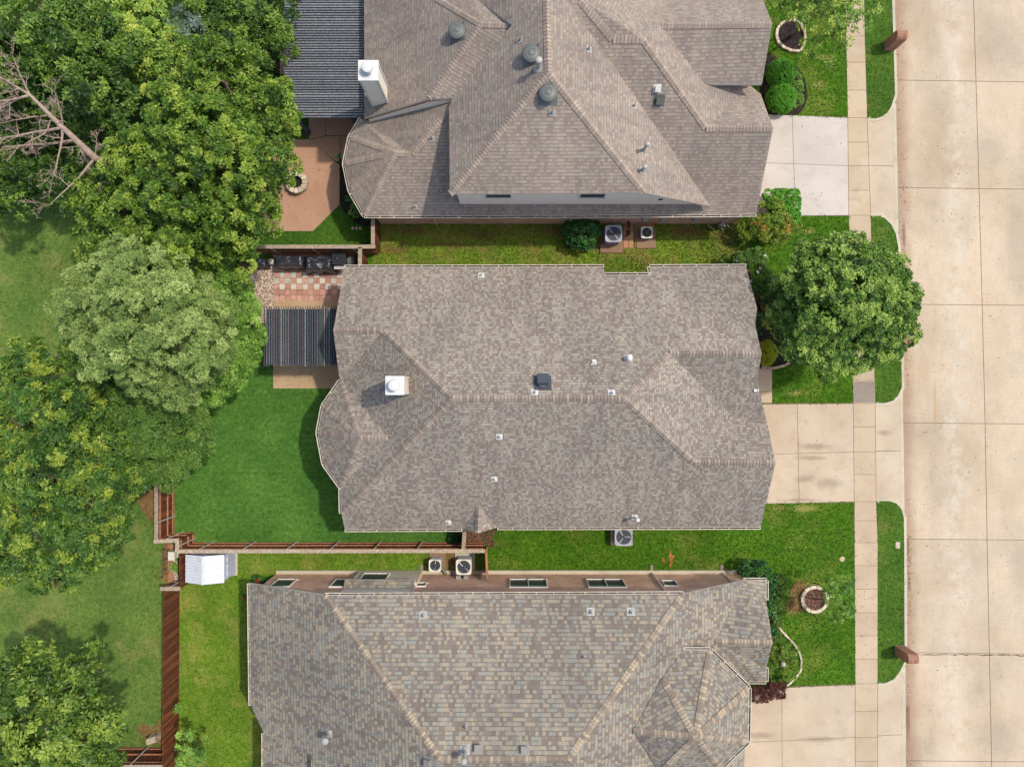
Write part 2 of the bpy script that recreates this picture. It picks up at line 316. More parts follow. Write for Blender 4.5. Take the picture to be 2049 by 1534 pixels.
M['lf_oak'] = leafm('leaves_street_oak', L3((30,58,14), (76,108,34), (142,162,74)), g=1.38)
M['lf_big'] = leafm('leaves_big_tree', L3((30,56,12), (76,108,26), (140,158,58)), g=1.12)
M['lf_dark'] = leafm('leaves_deep_green', L3((26,52,14), (64,96,30), (120,148,56)), g=1.05)
M['lf_pale'] = leafm('leaves_pale_feathery', L3((68,90,44), (112,132,70), (152,166,100)), rough=0.7, spec=0.15, g=1.3)
M['lf_bright'] = leafm('leaves_bright', L3((54,88,26), (86,122,40), (132,160,70)), g=1.35)
M['lf_E'] = leafm('leaves_dense', L3((36,62,18), (66,96,32), (106,130,54)), g=1.3)
M['lf_yel'] = leafm('leaves_olive', L3((34,60,18), (66,100,34), (136,148,50)), g=1.25)
M['lf_G'] = leafm('leaves_olive_green', L3((34,58,14), (74,102,32), (130,148,58)), g=1.18)
M['lf_lime'] = leafm('leaves_lime', L3((76,110,40), (112,142,54), (164,176,76)), g=1.2)
M['lf_box'] = leafm('leaves_boxwood', L3((34,78,14), (56,106,20), (98,140,46)), g=1.9)
M['lf_gold'] = leafm('leaves_golden', L3((86,100,14), (126,132,22), (160,162,44)), g=1.7)
M['lf_hol'] = leafm('leaves_dark_shrub', L3((18,48,20), (34,76,30), (72,118,56)), g=1.3)
M['lf_red'] = leafm('leaves_nandina', [(0, S(56,92,22)), (.55, S(104,132,38)), (.84, S(128,130,44)), (1, S(180,100,54))], g=1.25)
M['lf_barb'] = leafm('leaves_barberry', L3((58,26,24), (84,42,36), (112,64,52)))
M['lf_blue'] = leafm('leaves_grey_blue', L3((70,92,74), (98,120,106), (134,152,144)))
M['blade_g'] = leafm('grass_blades', L3((54,92,20), (84,120,30), (124,148,54)), 0.3, 0.7, 0.15, g=0.8)
M['blade_w'] = leafm('grass_blades_dull', L3((66,86,34), (92,110,50), (124,134,74)), 0.3, 0.7, 0.1, g=1.05)
M['blade_y'] = leafm('grass_blades_dry', L3((86,92,34), (128,128,54), (164,148,90)), 0.3, 0.7, 0.1, g=0.85)
M['blade_t'] = leafm('turf_blades', L3((40,80,26), (64,106,40), (96,132,62)), 0.3, 0.7, 0.1, g=.92)
M['blade_n'] = leafm('grass_blades_light', L3((78,108,26), (112,140,40), (152,168,72)), 0.3, 0.7, 0.1, g=0.85)
# ------------------------------------------------------------------ mesh builder
class MB:
    def __init__(s): s.v = []; s.f = []; s.mi = []; s.uv = []
    def face(s, pts, mi=0, uv=None):
        i0 = len(s.v); s.v += [tuple(p) for p in pts]; s.f.append(tuple(range(i0, i0+len(pts)))); s.mi.append(mi)
        if uv is None:
            n = Vector((0, 0, 0)); k = len(pts)
            for i in range(k):
                a, b = Vector(pts[i]), Vector(pts[(i+1) % k]); n += a.cross(b)
            n = n.normalized() if n.length > 1e-9 else Vector((0, 0, 1))
            if n.z < 0 and abs(n.z) > 0.2: n = -n
            h = Vector((0, 0, 1)).cross(n)
            h = h.normalized() if h.length > 1e-3 else Vector((1, 0, 0))
            up = n.cross(h)
            uv = [(Vector(p).dot(h)+50, Vector(p).dot(up)+50) for p in pts]
        s.uv.append(uv)
    def prism(s, poly, z0, z1, mi=0, top=None, bottom=True):
        k = len(poly); t = [Vector((p[0], p[1], z1)) for p in poly]; b = [Vector((p[0], p[1], z0)) for p in poly]
        ar = sum(poly[i][0]*poly[(i+1) % k][1]-poly[(i+1) % k][0]*poly[i][1] for i in range(k))
        if ar < 0: t.reverse(); b.reverse()
        s.face(t, mi if top is None else top)
        if bottom: s.face(b[::-1], mi)
        for i in range(k):
            j = (i+1) % k; s.face([b[i], b[j], t[j], t[i]], mi)
    def box(s, c, size, rz=0, mi=0, mat=None):
        x, y, z = [q/2 for q in size]
        P = [Vector(p) for p in ((-x,-y,-z),(x,-y,-z),(x,y,-z),(-x,y,-z),(-x,-y,z),(x,-y,z),(x,y,z),(-x,y,z))]
        R = mat if mat is not None else Matrix.Rotation(rz, 3, 'Z')
        P = [R @ p + Vector(c) for p in P]
        for f in ((0,3,2,1),(4,5,6,7),(0,1,5,4),(1,2,6,5),(2,3,7,6),(3,0,4,7)): s.face([P[i] for i in f], mi)
    def bar(s, a, b, wd, ht, mi=0):              # box from a to b
        a, b = Vector(a), Vector(b); d = b-a; L = d.length
        if L < 1e-6: return
        x = d/L; up = Vector((0, 0, 1)) if abs(x.z) < 0.95 else Vector((1, 0, 0))
        y = up.cross(x).normalized(); z = x.cross(y)
        s.box((a+b)/2, (L, wd, ht), mi=mi, mat=Matrix((x, y, z)).transposed())
    def tube(s, pts, rad, n=8, mi=0, caps=True):
        pts = [Vector(p) for p in pts]; rings = []
        prev = None
        for i, p in enumerate(pts):
            d = (pts[min(i+1, len(pts)-1)]-pts[max(i-1, 0)]).normalized()
            if prev is None:
                a = Vector((0, 0, 1)) if abs(d.z) < 0.9 else Vector((1, 0, 0)); x = d.cross(a).normalized()
            else:
                x = (prev-d*prev.dot(d)); x = x.normalized() if x.length > 1e-6 else d.orthogonal().normalized()
            prev = x; y = d.cross(x); r = rad[i] if isinstance(rad, (list, tuple)) else rad
            rings.append([p+(x*math.cos(2*math.pi*k/n)+y*math.sin(2*math.pi*k/n))*r for k in range(n)])
        for A, B in zip(rings, rings[1:]):
            for k in range(n): s.face([A[k], A[(k+1) % n], B[(k+1) % n], B[k]], mi, [(0, 0)]*4)
        if caps: s.face(rings[0][::-1], mi, [(0, 0)]*n); s.face(rings[-1], mi, [(0, 0)]*n)
    def lathe(s, c, prof, n=24, mi=0, sx=1, sy=1, wob=0):
        c = Vector(c); off = [1+wob*random.uniform(-1, 1) for _ in range(n)]
        R = [[c+Vector((r*sx*off[k]*math.cos(2*math.pi*k/n), r*sy*off[k]*math.sin(2*math.pi*k/n), z)) for k in range(n)] for r, z in prof]
        for A, B in zip(R, R[1:]):
            for k in range(n): s.face([A[k], A[(k+1) % n], B[(k+1) % n], B[k]], mi)
        if prof[-1][0] > 1e-4: s.face(R[-1], mi)
    def build(s, name, mats, parent=None, base=None, smooth=False, weld=False):
        me = bpy.data.meshes.new(name); off = Vector(base) if base is not None else (org(parent) if parent else Vector((0, 0, 0)))
        me.from_pydata([tuple(Vector(p)-off) for p in s.v], [], s.f)
        if not isinstance(mats, (list, tuple)): mats = [mats]
        for m in mats: me.materials.append(m)
        me.polygons.foreach_set('material_index', s.mi)
        ul = me.uv_layers.new(name='UVMap'); flat = [c for f in s.uv for p in f for c in p]; ul.data.foreach_set('uv', flat)
        if weld:
            bm = bmesh.new(); bm.from_mesh(me); bmesh.ops.remove_doubles(bm, verts=bm.verts, dist=0.0008); bm.to_mesh(me); bm.free()
        if smooth: me.polygons.foreach_set('use_smooth', [True]*len(me.polygons))
        me.update(); o = bpy.data.objects.new(name, me); C.objects.link(o)
        if parent: o.parent = parent
        elif base is not None: o.location = off
        ORG[o.name] = off
        return o
ORG = {}
def org(o): return ORG.get(o.name, Vector((0, 0, 0)))
def tag(o, label=None, cat=None, group=None, kind=None):
    if label: o['label'] = label
    if cat: o['category'] = cat
    if group: o['group'] = group
    if kind: o['kind'] = kind
    return o
def thing(name, label, cat, loc, group=None):
    o = bpy.data.objects.new(name, None); C.objects.link(o); o.location = loc; o.empty_display_size = 0.3
    ORG[o.name] = Vector(loc); return tag(o, label, cat, group)
def struct(mb, name, mats): return tag(mb.build(name, mats), kind='structure')
def polyW(px, z=0.0): return [W(u, v, z) for u, v in px]
def copy_tree(o, loc, label, rz=0):
    def rec(x, par):
        c = x.copy(); C.objects.link(c)
        if par: c.parent = par
        for ch in list(x.children): rec(ch, c)
        return c
    r = rec(o, None); r.location = loc; r.rotation_euler.z = rz; r['label'] = label; return r
# ------------------------------------------------------------------ ground, lawns, pavements
f_out = interp([(-300,1781),(0,1790),(232,1797),(450,1801),(700,1808),(850,1811),(1084,1814),(1534,1816),(1900,1817)])
f_sl = interp([(0,1691),(232,1696),(430,1698),(807,1707),(1000,1709),(1369,1711),(1534,1711)])
f_sr = interp([(0,1729),(60,1730),(236,1735),(430,1742),(800,1751),(1003,1753),(1084,1756),(1534,1756)])
f_mid = interp([(0,1952),(450,1965),(850,1975),(1084,1979),(1534,1988)])
m = MB(); m.face([(-300,-300,-0.2),(300,-300,-0.2),(300,300,-0.2),(-300,300,-0.2)]); struct(m, 'ground', M['g_far'])
vs = list(range(-500, 2101, 100))
m = MB(); m.prism([W(-1400, v) for v in (2100, -500)]+[W(f_sr(v)-1, v) for v in vs], -0.19, 0.0); struct(m, 'front_lawn', M['g_front'])
def sheet(name, px, z, mat, thick=0.0):
    m = MB()
    if thick: m.prism(polyW(px), z-thick, z)
    else: m.face([Vector((p.x, p.y, z)) for p in polyW(px)][::-1])
    return struct(m, name, mat)
WEST = [(-1300,-480),(575,-480),(560,250),(545,490),(500,560),(400,800),(346,950),(346,1085),(352,1170),(357,1180),(357,2050),(-1300,2050)]
TURF = [(346,740),(547,720),(547,777),(730,777),(730,1030),(930,1030),(930,1086),(346,1088)]
BACK = [(357,1181),(362,1088),(972,1088),(972,1150),(500,1150),(560,1700),(357,1700)]
YARD = [(560,225),(760,225),(762,500),(500,500),(540,300)]
SIDE = [(745,440),(1500,440),(1500,548),(745,548)]
sheet('greenbelt_lawn', WEST, 0.005, M['g_west']); sheet('turf_lawn', TURF, 0.010, M['g_turf'])
sheet('neighbour_lawn', BACK, 0.010, M['g_back']); sheet('patio_lawn', YARD, 0.010, M['g_yard'])
sheet('side_yard', SIDE, 0.006, M['g_patch'])
m = MB(); m.box((W(530, 945).x, W(520, 945).y, 0.012), (9.3, 0.02, 0.008)); struct(m, 'turf_seam', M['g_yard'])
sheet('painted_crown_shade', [(-900,-400),(572,-400),(560,250),(500,470),(300,400),(120,380),(-900,420)], 0.009, M['g_under'])  # dark sheet that paints the shade showing through gaps between crowns
# bare earth
def blob(name, u, v, ru, rv, z, mat, n=70, jag=0.2):
    m = MB(); ph = random.random()*6; pts = []
    for k in range(n):
        a = 2*math.pi*k/n; r = 1+jag*(math.sin(3*a+ph)+0.6*math.sin(5*a+2*ph)+random.uniform(-1.1, .9))
        p = W(u+ru*r*math.cos(a), v+rv*r*math.sin(a)); pts.append(Vector((p.x, p.y, z)))
    m.face(pts[::-1]); return struct(m, name, mat)
blob('bare_dirt', 1343, 1118, 5, 15, 0.008, M['clay']); blob('bare_dirt', 1328, 1120, 4, 5, 0.0085, M['clay'])
blob('bare_dirt', 960, 1072, 36, 22, 0.014, M['mulch_brown']); blob('bare_dirt', 905, 1130, 24, 30, 0.015, M['dirt'])
blob('bare_dirt', 318, 1465, 40, 22, 0.012, M['dirt']); blob('bare_dirt', 310, 1000, 25, 55, 0.012, M['dirt'])
blob('bare_dirt', 335, 1120, 9, 60, 0.013, M['dirt']); blob('bare_dirt', 1600, 1197, 26, 32, 0.006, M['dirt'])
def slabs(name, quads, mat, z1, thick=0.09, gap=0.022, zf=None):
    m = MB()
    for q in quads:
        P = polyW(q); c = sum(P, Vector())/len(P); P2 = []
        for p in P:
            d = c-p; dl = Vector((math.copysign(min(gap/2, abs(d.x)), d.x), math.copysign(min(gap/2, abs(d.y)), d.y), 0)); P2.append(p+dl)
        if zf:
            t = [Vector((p.x, p.y, zf(p))) for p in P2]
            ar = sum(t[i].x*t[(i+1) % len(t)].y-t[(i+1) % len(t)].x*t[i].y for i in range(len(t)))
            if ar < 0: t.reverse()
            b = [p-Vector((0, 0, thick)) for p in t]; m.face(t); k = len(t)
            for i in range(k): m.face([b[i], b[(i+1) % k], t[(i+1) % k], t[i]])
        else: m.prism(P2, z1-thick, z1, bottom=False)
    return struct(m, name, mat)
M['pad_brown'] = concrete('pad_brown', S(158,124,98), S(172,140,112), S(120,96,80))
M['joint'] = plain('joint_sand', S(112,98,80), 0.95)
sheet('pavement_base', [(1480,228),(1698,234),(1700,432),(1480,432)], 0.004, M['joint'])
sheet('pavement_base', [(1500,807),(1709,806),(1711,1005),(1500,1008)], 0.004, M['joint'])
sheet('pavement_base', [(1440,1376),(1711,1368),(1711,1760),(1440,1760)], 0.004, M['joint'])
slabs('driveway', [[(1490,228),(1585,231),(1588,328),(1490,325)], [(1585,231),(1696,236),(1697,332),(1588,328)],
                   [(1490,325),(1588,328),(1592,432),(1490,432)], [(1588,328),(1697,332),(1698,431),(1592,432)]], M['conc_pale'], 0.016)
slabs('driveway', [[(1500,809),(1595,808),(1597,907),(1500,909)], [(1595,808),(1707,807),(1708,904),(1597,907)],
                   [(1500,909),(1597,907),(1599,1006),(1500,1008)], [(1597,907),(1708,904),(1709,1003),(1599,1006)]], M['conc_tan'], 0.016)
slabs('driveway', [[(1440,1378),(1564,1375),(1564.5,1481),(1440,1486)], [(1564,1375),(1711,1369),(1711,1474),(1564.5,1481)],
                   [(1440,1486),(1564.5,1481),(1566,1590),(1440,1592)], [(1564.5,1481),(1711,1474),(1711,1588),(1566,1590)],
                   [(1440,1592),(1711,1588),(1711,1700),(1440,1700)]], M['conc_tan'], 0.016)
slabs('walkway', [[(1500,736),(1545,736),(1545,783),(1500,783)], [(1500,783),(1545,783),(1545,806),(1500,806)]], M['conc_walk'], 0.014)
J = [-215,-166,-118,-70,-22,26,73,125,181,236,285,332,381,431,479,526,573,620,667,714,761,807,854,904,949,1003,1041,1085,1131,1178,1225,1271,1318,1367,1422,1474,1522,1572,1622,1672]
m = MB(); m.prism([W(f_sl(v)+.5, v) for v in vs[::-1]]+[W(f_sr(v)-.5, v) for v in vs], -0.15, 0.003); struct(m, 'pavement_base', M['joint'])
slabs('sidewalk', [[(f_sl(a), a), (f_sr(a), a), (f_sr(b), b), (f_sl(b), b)] for a, b in zip(J, J[1:])], M['conc_walk'], 0.018)
m = MB(); P = W(0, 0)
sheet('worn_slab', [(f_sl(764)+1,763),(f_sr(764)-1,763),(f_sr(805)-1,805.5),(f_sl(805)+1,805.5)], 0.0225, M['conc_grey'])
# parkway strips with kerbs
def ribbon(path, wd, z0, z1, m):
    """kerb on the left side (outside) of a path of ground points"""
    n = len(path); N = []
    for i in range(n):
        d = (path[min(i+1, n-1)]-path[max(i-1, 0)]); d = Vector((d.x, d.y, 0)).normalized(); N.append(Vector((-d.y, d.x, 0)))
    for i in range(n-1):
        a, b = path[i], path[i+1]; a2, b2 = a+N[i]*wd, b+N[i+1]*wd
        Z = lambda p, z: Vector((p.x, p.y, z))
        m.face([Z(a, z1), Z(b, z1), Z(b2, z1), Z(a2, z1)]); m.face([Z(a2, z0), Z(a2, z1), Z(b2, z1), Z(b2, z0)]); m.face([Z(a, z0), Z(b, z0), Z(b, z1), Z(a, z1)])
KW = 0.14; kp = KW/ (H/F)
def east(v0, v1, st=40):
    k = max(2, int(abs(v1-v0)/st)+1); return [(f_out(v)-kp, v) for v in np.linspace(v0, v1, k)]
S1 = [(f_sr(v), v) for v in (-480,-200,0,120,237)]; S1e = [(1752,237.5),(1764,234),(1775,226),(1783,213),(f_out(190)-kp,190)]+east(180,-480)
S2w = [(f_sr(v), v) for v in (432,620,806)]; S2e = [(1770,806),(1785,802),(1796,792),(f_out(775)-kp,775)]+east(765,510)+[(f_out(495)-kp,495),(1792,468),(1783,449),(1770,437),(1758,432)]
S3w = [(f_sr(v), v) for v in (1002,1180,1367)]; S3e = [(1772,1365.5),(1788,1358),(1799,1344),(f_out(1322)-kp,1322)]+east(1312,1045)+[(f_out(1035)-kp,1035),(1803,1018),(1794,1007),(1780,1002)]
STR = []
for w_, e_ in ((S1, S1e), (S2w, S2e), (S3w, S3e)):
    poly = w_+e_; STR.append(poly); m = MB(); m.prism(polyW(poly), -0.19, 0.0); struct(m, 'parkway_lawn', M['g_strip'])
    m = MB(); pts = [w_[-1]]+e_+([w_[0]] if w_ is not S1 else []); ribbon([W(*p) for p in pts][::-1], KW, -0.19, 0.022, m); struct(m, 'kerb', M['conc_kerb'])
def apron(va, vb, vj):
    def zf(p):
        u = p.x/(H/F)+CU; v = CV-p.y/(H/F); t = (u-f_sr(v))/(f_out(v)-f_sr(v)); return 0.016-0.15*max(0, min(1, t))
    e0, e1 = va-32, vb+32
    slabs('driveway_apron', [[(f_sr(va), va), (f_out(e0)-7, e0), (f_out(vj)-7, vj), (f_sr(vj), vj)], [(f_sr(vj), vj), (f_out(vj)-7, vj), (f_out(e1)-7, e1), (f_sr(vb), vb)]], M['conc_tan'], 0, zf=zf)
    m = MB(); m.prism([W(f_out(e0)-7, e0), W(f_out(e0)-.5, e0), W(f_out(vj)-.5, vj), W(f_out(e1)-.5, e1), W(f_out(e1)-7, e1), W(f_out(vj)-7, vj)], -0.19, -0.125); struct(m, 'kerb', M['conc_kerb'])
apron(237, 431, 331); apron(807, 1003, 902); apron(1367, 1600, 1471)
# road
m = MB(); m.prism([W(f_out(v)-2, v) for v in vs[::-1]]+[W(2160, v) for v in vs], -0.195, -0.165); struct(m, 'road_base', M['joint'])
RJ = [(-500,-500),(-280,-278),(-62,-58),(158,163),(374,378),(608,611),(846,849),(1079,1082),(1307,1311),(1524,1527),(1745,1748),(1970,1973),(2090,2093)]
q = []
for (a, a2), (b, b2) in zip(RJ, RJ[1:]):
    am, bm_ = (a+a2)/2, (b+b2)/2
    q.append([(f_out(a)-.5, a), (f_mid(am), am), (f_mid(bm_), bm_), (f_out(b)-.5, b)]); q.append([(f_mid(am), am), (2150, a2), (2150, b2), (f_mid(bm_), bm_)])
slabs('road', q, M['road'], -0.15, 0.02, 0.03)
m = MB(); ribbon([W(2150, v) for v in vs[::-1]], -0.14, -0.19, 0.0, m); struct(m, 'kerb', M['conc_kerb'])
m = MB(); m.prism([W(2156, v) for v in vs[::-1]]+[W(2900, v) for v in (-500, 2100)], -0.19, -0.005); struct(m, 'far_lawn', M['g_front'])
m = MB(); pts = [W(1812+k*6, 1308+.011*k*6+random.uniform(-1.1, 1.1), -.1465) for k in range(42)]
for a_, b_ in zip(pts, pts[1:]): w_ = random.uniform(.008, .03); m.face([a_-Vector((0,w_,0)), b_-Vector((0,w_,0)), b_+Vector((0,w_,0)), a_+Vector((0,w_,0))])
struct(m, 'road_crack', plain('crack_dirt', S(84,66,50), .95))
# patios, beds
PK = [[(520,279),(622,279),(668,321),(680,330),(680,410),(627,463),(520,463)], [(618,150),(652,150),(652,272),(622,279),(618,279)], [(652,150),(740,150),(740,272),(652,272)],
      [(622,279.5),(652,272.5),(681,272.5),(681,327),(668,320)], [(681,272.5),(740,272.5),(740,300),(700,327),(681,327)], [(560,60),(740,60),(740,150),(560,150)]]
slabs('patio', PK, M['conc_pink'], 0.03, 0.05)
sheet('gravel_bed', [(470,548),(500,520),(549,520),(549,700),(520,690),(505,640),(490,610)], 0.018, M['gravel'])
sheet('mulch_bed', [(450,535),(505,515),(500,565),(480,560)], 0.022, M['mulch_brown'])
sheet('patio_slab', [(547,602),(740,602),(740,777),(547,777)], 0.03, M['conc_aggr'], 0.05)
red, pale = MB(), MB(); tw = 11.5
for r in range(-4, 5):
    for c_ in range(14):
        u0, v0 = 547.3+c_*tw+0.3*r, 544.3+r*11.6
        j = random.uniform(-.25, .25)
        P = polyW([(u0+.35, v0+.35+j), (u0+tw-.35, v0+.35), (u0+tw-.35, v0+11.3), (u0+.35+j, v0+11.3)])
        ispale = (0 <= r <= 2) and ((r+c_) % 2 == 1) and not (r == 0 and c_ in (9,)); (pale if ispale else red).prism(P, 0.0, 0.034+random.uniform(-.004, .004), bottom=False)
struct(red, 'paver_patio', M['paver']); struct(pale, 'paver_patio', M['paver_pale'])
sheet('paver_bed', [(546,496),(710,496),(710,602),(546,602)], 0.012, M['dirt'])
def bed(px, z, mat, name='mulch_bed'): return sheet(name, px, z, mat)
def circ(u, v, r, n=26, ru=None): return [(u+(ru or r)*math.cos(2*math.pi*k/n), v+r*math.sin(2*math.pi*k/n)) for k in range(n)]
RING1 = [(1571,44),(1585,41),(1597,47),(1606,60),(1610,75),(1607,92),(1600,104),(1584,104),(1570,99),(1557,88),(1552,74),(1554,60),(1561,50)]
bed(RING1, 0.03, M['mulch'])
bed([(1520,100),(1540,106),(1556,118),(1580,122),(1600,140),(1612,165),(1616,195),(1608,218),(1596,230),(1520,230)], 0.02, M['mulch'])
bed([(1500,560),(1530,575),(1547,590),(1548,650),(1560,670),(1592,690),(1590,712),(1572,727),(1545,734),(1500,734)], 0.024, M['mulch'])
bed([(680,325),(705,325),(745,440),(752,452),(735,455),(712,447),(690,425),(680,408)], 0.022, M['mulch'])
bed(circ(1628, 1197, 25), 0.03, M['mulch_brown'])
bed([(1520,1150),(1545,1145),(1570,1165),(1560,1270),(1578,1290),(1600,1318),(1602,1335),(1590,1355),(1570,1372),(1500,1374),(1520,1300)], 0.02, M['g_yard'], 'flower_bed')
def edging(name, label, px, closed, bl, wd, h, mat, cat='edging'):
    P = [W(*p) for p in px]; 
    if closed: P = P+[P[0]]
    L = [0]
    for a, b in zip(P, P[1:]): L.append(L[-1]+(b-a).length)
    def at(d):
        for i in range(len(P)-1):
            if d <= L[i+1] or i == len(P)-2: return P[i].lerp(P[i+1], (d-L[i])/(L[i+1]-L[i]))
    n = int(L[-1]/bl); m = MB()
    for k in range(n):
        a, b = at(k*L[-1]/n), at((k+.94)*L[-1]/n); hh = h*random.uniform(.85, 1.1)
        up = Vector((0, 0, hh/2)); m.bar(a+up, b+up, wd*random.uniform(.85, 1.1), hh)
    o = m.build(name, mat, base=P[0]); return tag(o, label, cat)
edging('stone_edging', 'pale stone block ring around the dark mulch under the lime tree', RING1, True, 0.2, 0.13, 0.16, M['stone'])
edging('stone_edging', 'white block ring around the brown mulch of the staked sapling', circ(1628, 1197, 25), True, 0.3, 0.17, 0.2, M['stone'])
edging('stone_edging', 'curved tan block edging in front of the golden round shrub', [(1522,735),(1545,737),(1567,732),(1580,724),(1588,712),(1591,702)], False, 0.32, 0.14, 0.18, M['stone_pink'])
edging('stone_edging', 'short tan block edging half hidden under the street oak crown', [(1535,579),(1540,587),(1546,600),(1548,618),(1548,640)], False, 0.32, 0.14, 0.16, M['stone_pink'])
edging('stone_edging', 'thin pale stone border curving round the flower bed with a globe', [(1556,1252),(1570,1268),(1585,1283),(1597,1300),(1603,1320),(1601,1340),(1592,1352),(1580,1364),(1569,1375)], False, 0.16, 0.10, 0.12, M['stone'])
# ------------------------------------------------------------------ houses
class Roof:
    def __init__(s, root, shm, capm): s.V = {}; s.F = []; s.root = root; s.shm = shm; s.capm = capm
    def v(self_, **kw):
        for k, t in kw.items():
            self_.V[k] = WP(t[0], t[1], t[2]) if isinstance(t[2], tuple) else W(*t)
    def f(s, *names): s.F.append([n for nm in names for n in nm.split()])
    def build(s, caps):
        m = MB(); th = 0.17; bv, bf = [], []; edge = {}
        for names in s.F:
            P = [s.V[n] for n in names]; n = Vector()
            for i in range(len(P)): n += P[i].cross(P[(i+1) % len(P)])
            if n.z < 0: P.reverse(); names = names[::-1]
            m.face(P, 0); m.face([p-Vector((0, 0, th)) for p in P[::-1]], 1)
            i0 = len(bv); bv += P; bf.append(tuple(range(i0, i0+len(P))))
            for i in range(len(names)): edge[(names[i], names[(i+1) % len(names)])] = 1
        for (a, b) in edge:
            if (b, a) not in edge:
                A, B = s.V[a], s.V[b]; d = Vector((0, 0, th)); m.face([A-d, B-d, B, A], 1)
        s.obj = m.build('roof', [s.shm, M['white']], s.root)
        s.bvh = BVHTree.FromPolygons(bv, bf)
        for cp in caps:
            if isinstance(cp, str): a, b = cp.split(); A, B = s.V[a], s.V[b]
            else: A, B = cp
            s.ridge(A, B)
    def hit(s, u, v):
        o = Vector((0, 0, H)); d = (W(u, v, 0)-o).normalized(); r = s.bvh.ray_cast(o, d)
        return (r[0], r[1] if r[1].z > 0 else -r[1]) if r[0] else (W(u, v, 3), Vector((0, 0, 1)))
    def zat(s, p):
        r = s.bvh.ray_cast(Vector((p.x, p.y, 30)), Vector((0, 0, -1))); return r[0].z if r[0] else None
    def ridge(s, A, B, wd=0.15, step=0.145):
        if A.z > B.z: A, B = B, A          # lay from the low end up
        d = B-A; L = d.length; x = d/L; side = Vector((0, 0, 1)).cross(x).normalized(); n = max(1, int(L/step)); m = MB()
        for k in range(n):
            p = A+x*(k*L/n); q2 = A+x*((k+1.35)*L/n if k < n-1 else L)
            def row(c, e):
                out = []
                for sg in (1, -1):
                    t = c+side*sg*wd; z = s.zat(t); t = Vector((t.x, t.y, (z if z is not None and abs(z-c.z) < 0.4 else c.z-0.1)+0.022+e)); out.append(t)
                return out[0], Vector((c.x, c.y, c.z+0.035+e)), out[1]
            a1, a2, a3 = row(p, 0.018); b1, b2, b3 = row(q2, 0.0)
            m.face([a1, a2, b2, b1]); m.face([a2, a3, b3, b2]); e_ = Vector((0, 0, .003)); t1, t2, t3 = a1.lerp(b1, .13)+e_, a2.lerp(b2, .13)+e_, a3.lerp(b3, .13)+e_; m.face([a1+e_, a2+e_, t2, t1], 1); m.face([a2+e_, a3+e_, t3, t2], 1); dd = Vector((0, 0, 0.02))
            m.face([a1-dd, a2-dd, a2, a1]); m.face([a2-dd, a3-dd, a3, a2])
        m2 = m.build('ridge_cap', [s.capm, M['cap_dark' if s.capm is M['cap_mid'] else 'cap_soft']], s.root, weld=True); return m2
    def gutter(s, pts, wd=0.10):
        P = [s.V[p] if isinstance(p, str) else p for p in pts]; m = MB()
        for A, B in zip(P, P[1:]):
            d = B-A; L = d.length; x = d/L; o = Vector((-x.y, x.x, 0)).normalized(); dn = Vector((0, 0, -0.035))
            a, b = A+dn, B+dn
            m.bar(a+o*(wd+.008), b+o*(wd+.008), 0.028, 0.05, 0); m.bar(a+o*(wd+.002)-Vector((0,0,.05)), b+o*(wd+.002)-Vector((0,0,.05)), 0.012, 0.10, 0)
            m.bar(a+o*0.012-Vector((0,0,.03)), b+o*0.012-Vector((0,0,.03)), 0.016, 0.11, 0)
            m.bar(a+o*wd/2-Vector((0,0,.095)), b+o*wd/2-Vector((0,0,.095)), wd, 0.012, 1)
            n = max(1, int(L/0.72))
            for k in range(n+1):
                c = a.lerp(b, min(1, max(0, (k+random.uniform(-.12, .12))/n))); m.bar(c, c+o*wd, 0.03, 0.02, 0)
            for c, sg in ((a, 1), (b, -1)): m.bar(c+x*sg*0.006-Vector((0,0,.04)), c+x*sg*0.006+o*wd-Vector((0,0,.04)), 0.012, 0.11, 0)
        return m.build('gutter', [M['gutter'], M['litter']], s.root)
    def flashing(s, P, N, size, mat):
        h = Vector((1, 0, 0)); h = (h-N*h.dot(N)).normalized(); y = N.cross(h); R = Matrix((h, y, N)).transposed()
        m = MB(); m.box(P+N*0.012, (size, size, 0.012), mat=R); return m
    def pipe(s, u, v, h=0.22, r=0.04, fs=0.28, mat='lead', cap=False, capr=0.09):
        P, N = s.hit(u, v); m = s.flashing(P, N, fs, None); m.lathe(P-Vector((0, 0, .05)), [(r*2.3, 0.0), (r*1.9, 0.09), (r*1.25, 0.17), (r, 0.2)], 12)
        m.lathe(P-Vector((0, 0, .05)), [(r, 0.1), (r, h+0.05)], 12)
        if cap:
            m.lathe(P+Vector((0, 0, h-.02)), [(r, 0), (capr, 0.02), (capr, 0.09), (capr*.7, 0.13), (0.0, 0.15)], 16)
        o = m.build('vent_pipe', M[mat], s.root)
        if not cap:
            m = MB(); m.lathe(P+Vector((0, 0, h+0.002)), [(r*.72, 0), (r*.72, 0.002)], 10); q = m.build('pipe_bore', M['dark'], o)
    def boxvent(s, u, v, sz, h, mat, name='box_vent', round_base=False):
        P, N = s.hit(u, v); hx = Vector((1, 0, 0)); hx = (hx-N*hx.dot(N)).normalized(); y = N.cross(hx); R = Matrix((hx, y, N)).transposed(); m = MB()
        m.box(P+N*0.01, (sz*1.5, sz*1.5, 0.015), mat=R)
        if round_base: m.lathe(P-Vector((0,0,.1)), [(sz*.62, 0), (sz*.62, .16), (sz*.5, .22), (sz*.4, h)], 20)
        m.box(P+N*h*0.45, (sz*.86, sz*.86, h*.9), mat=R); m.box(P+N*h, (sz, sz, 0.045), mat=R); m.box(P+N*(h+.03), (sz*.9, sz*.9, 0.02), mat=R)
        return m.build(name, M[mat], s.root)
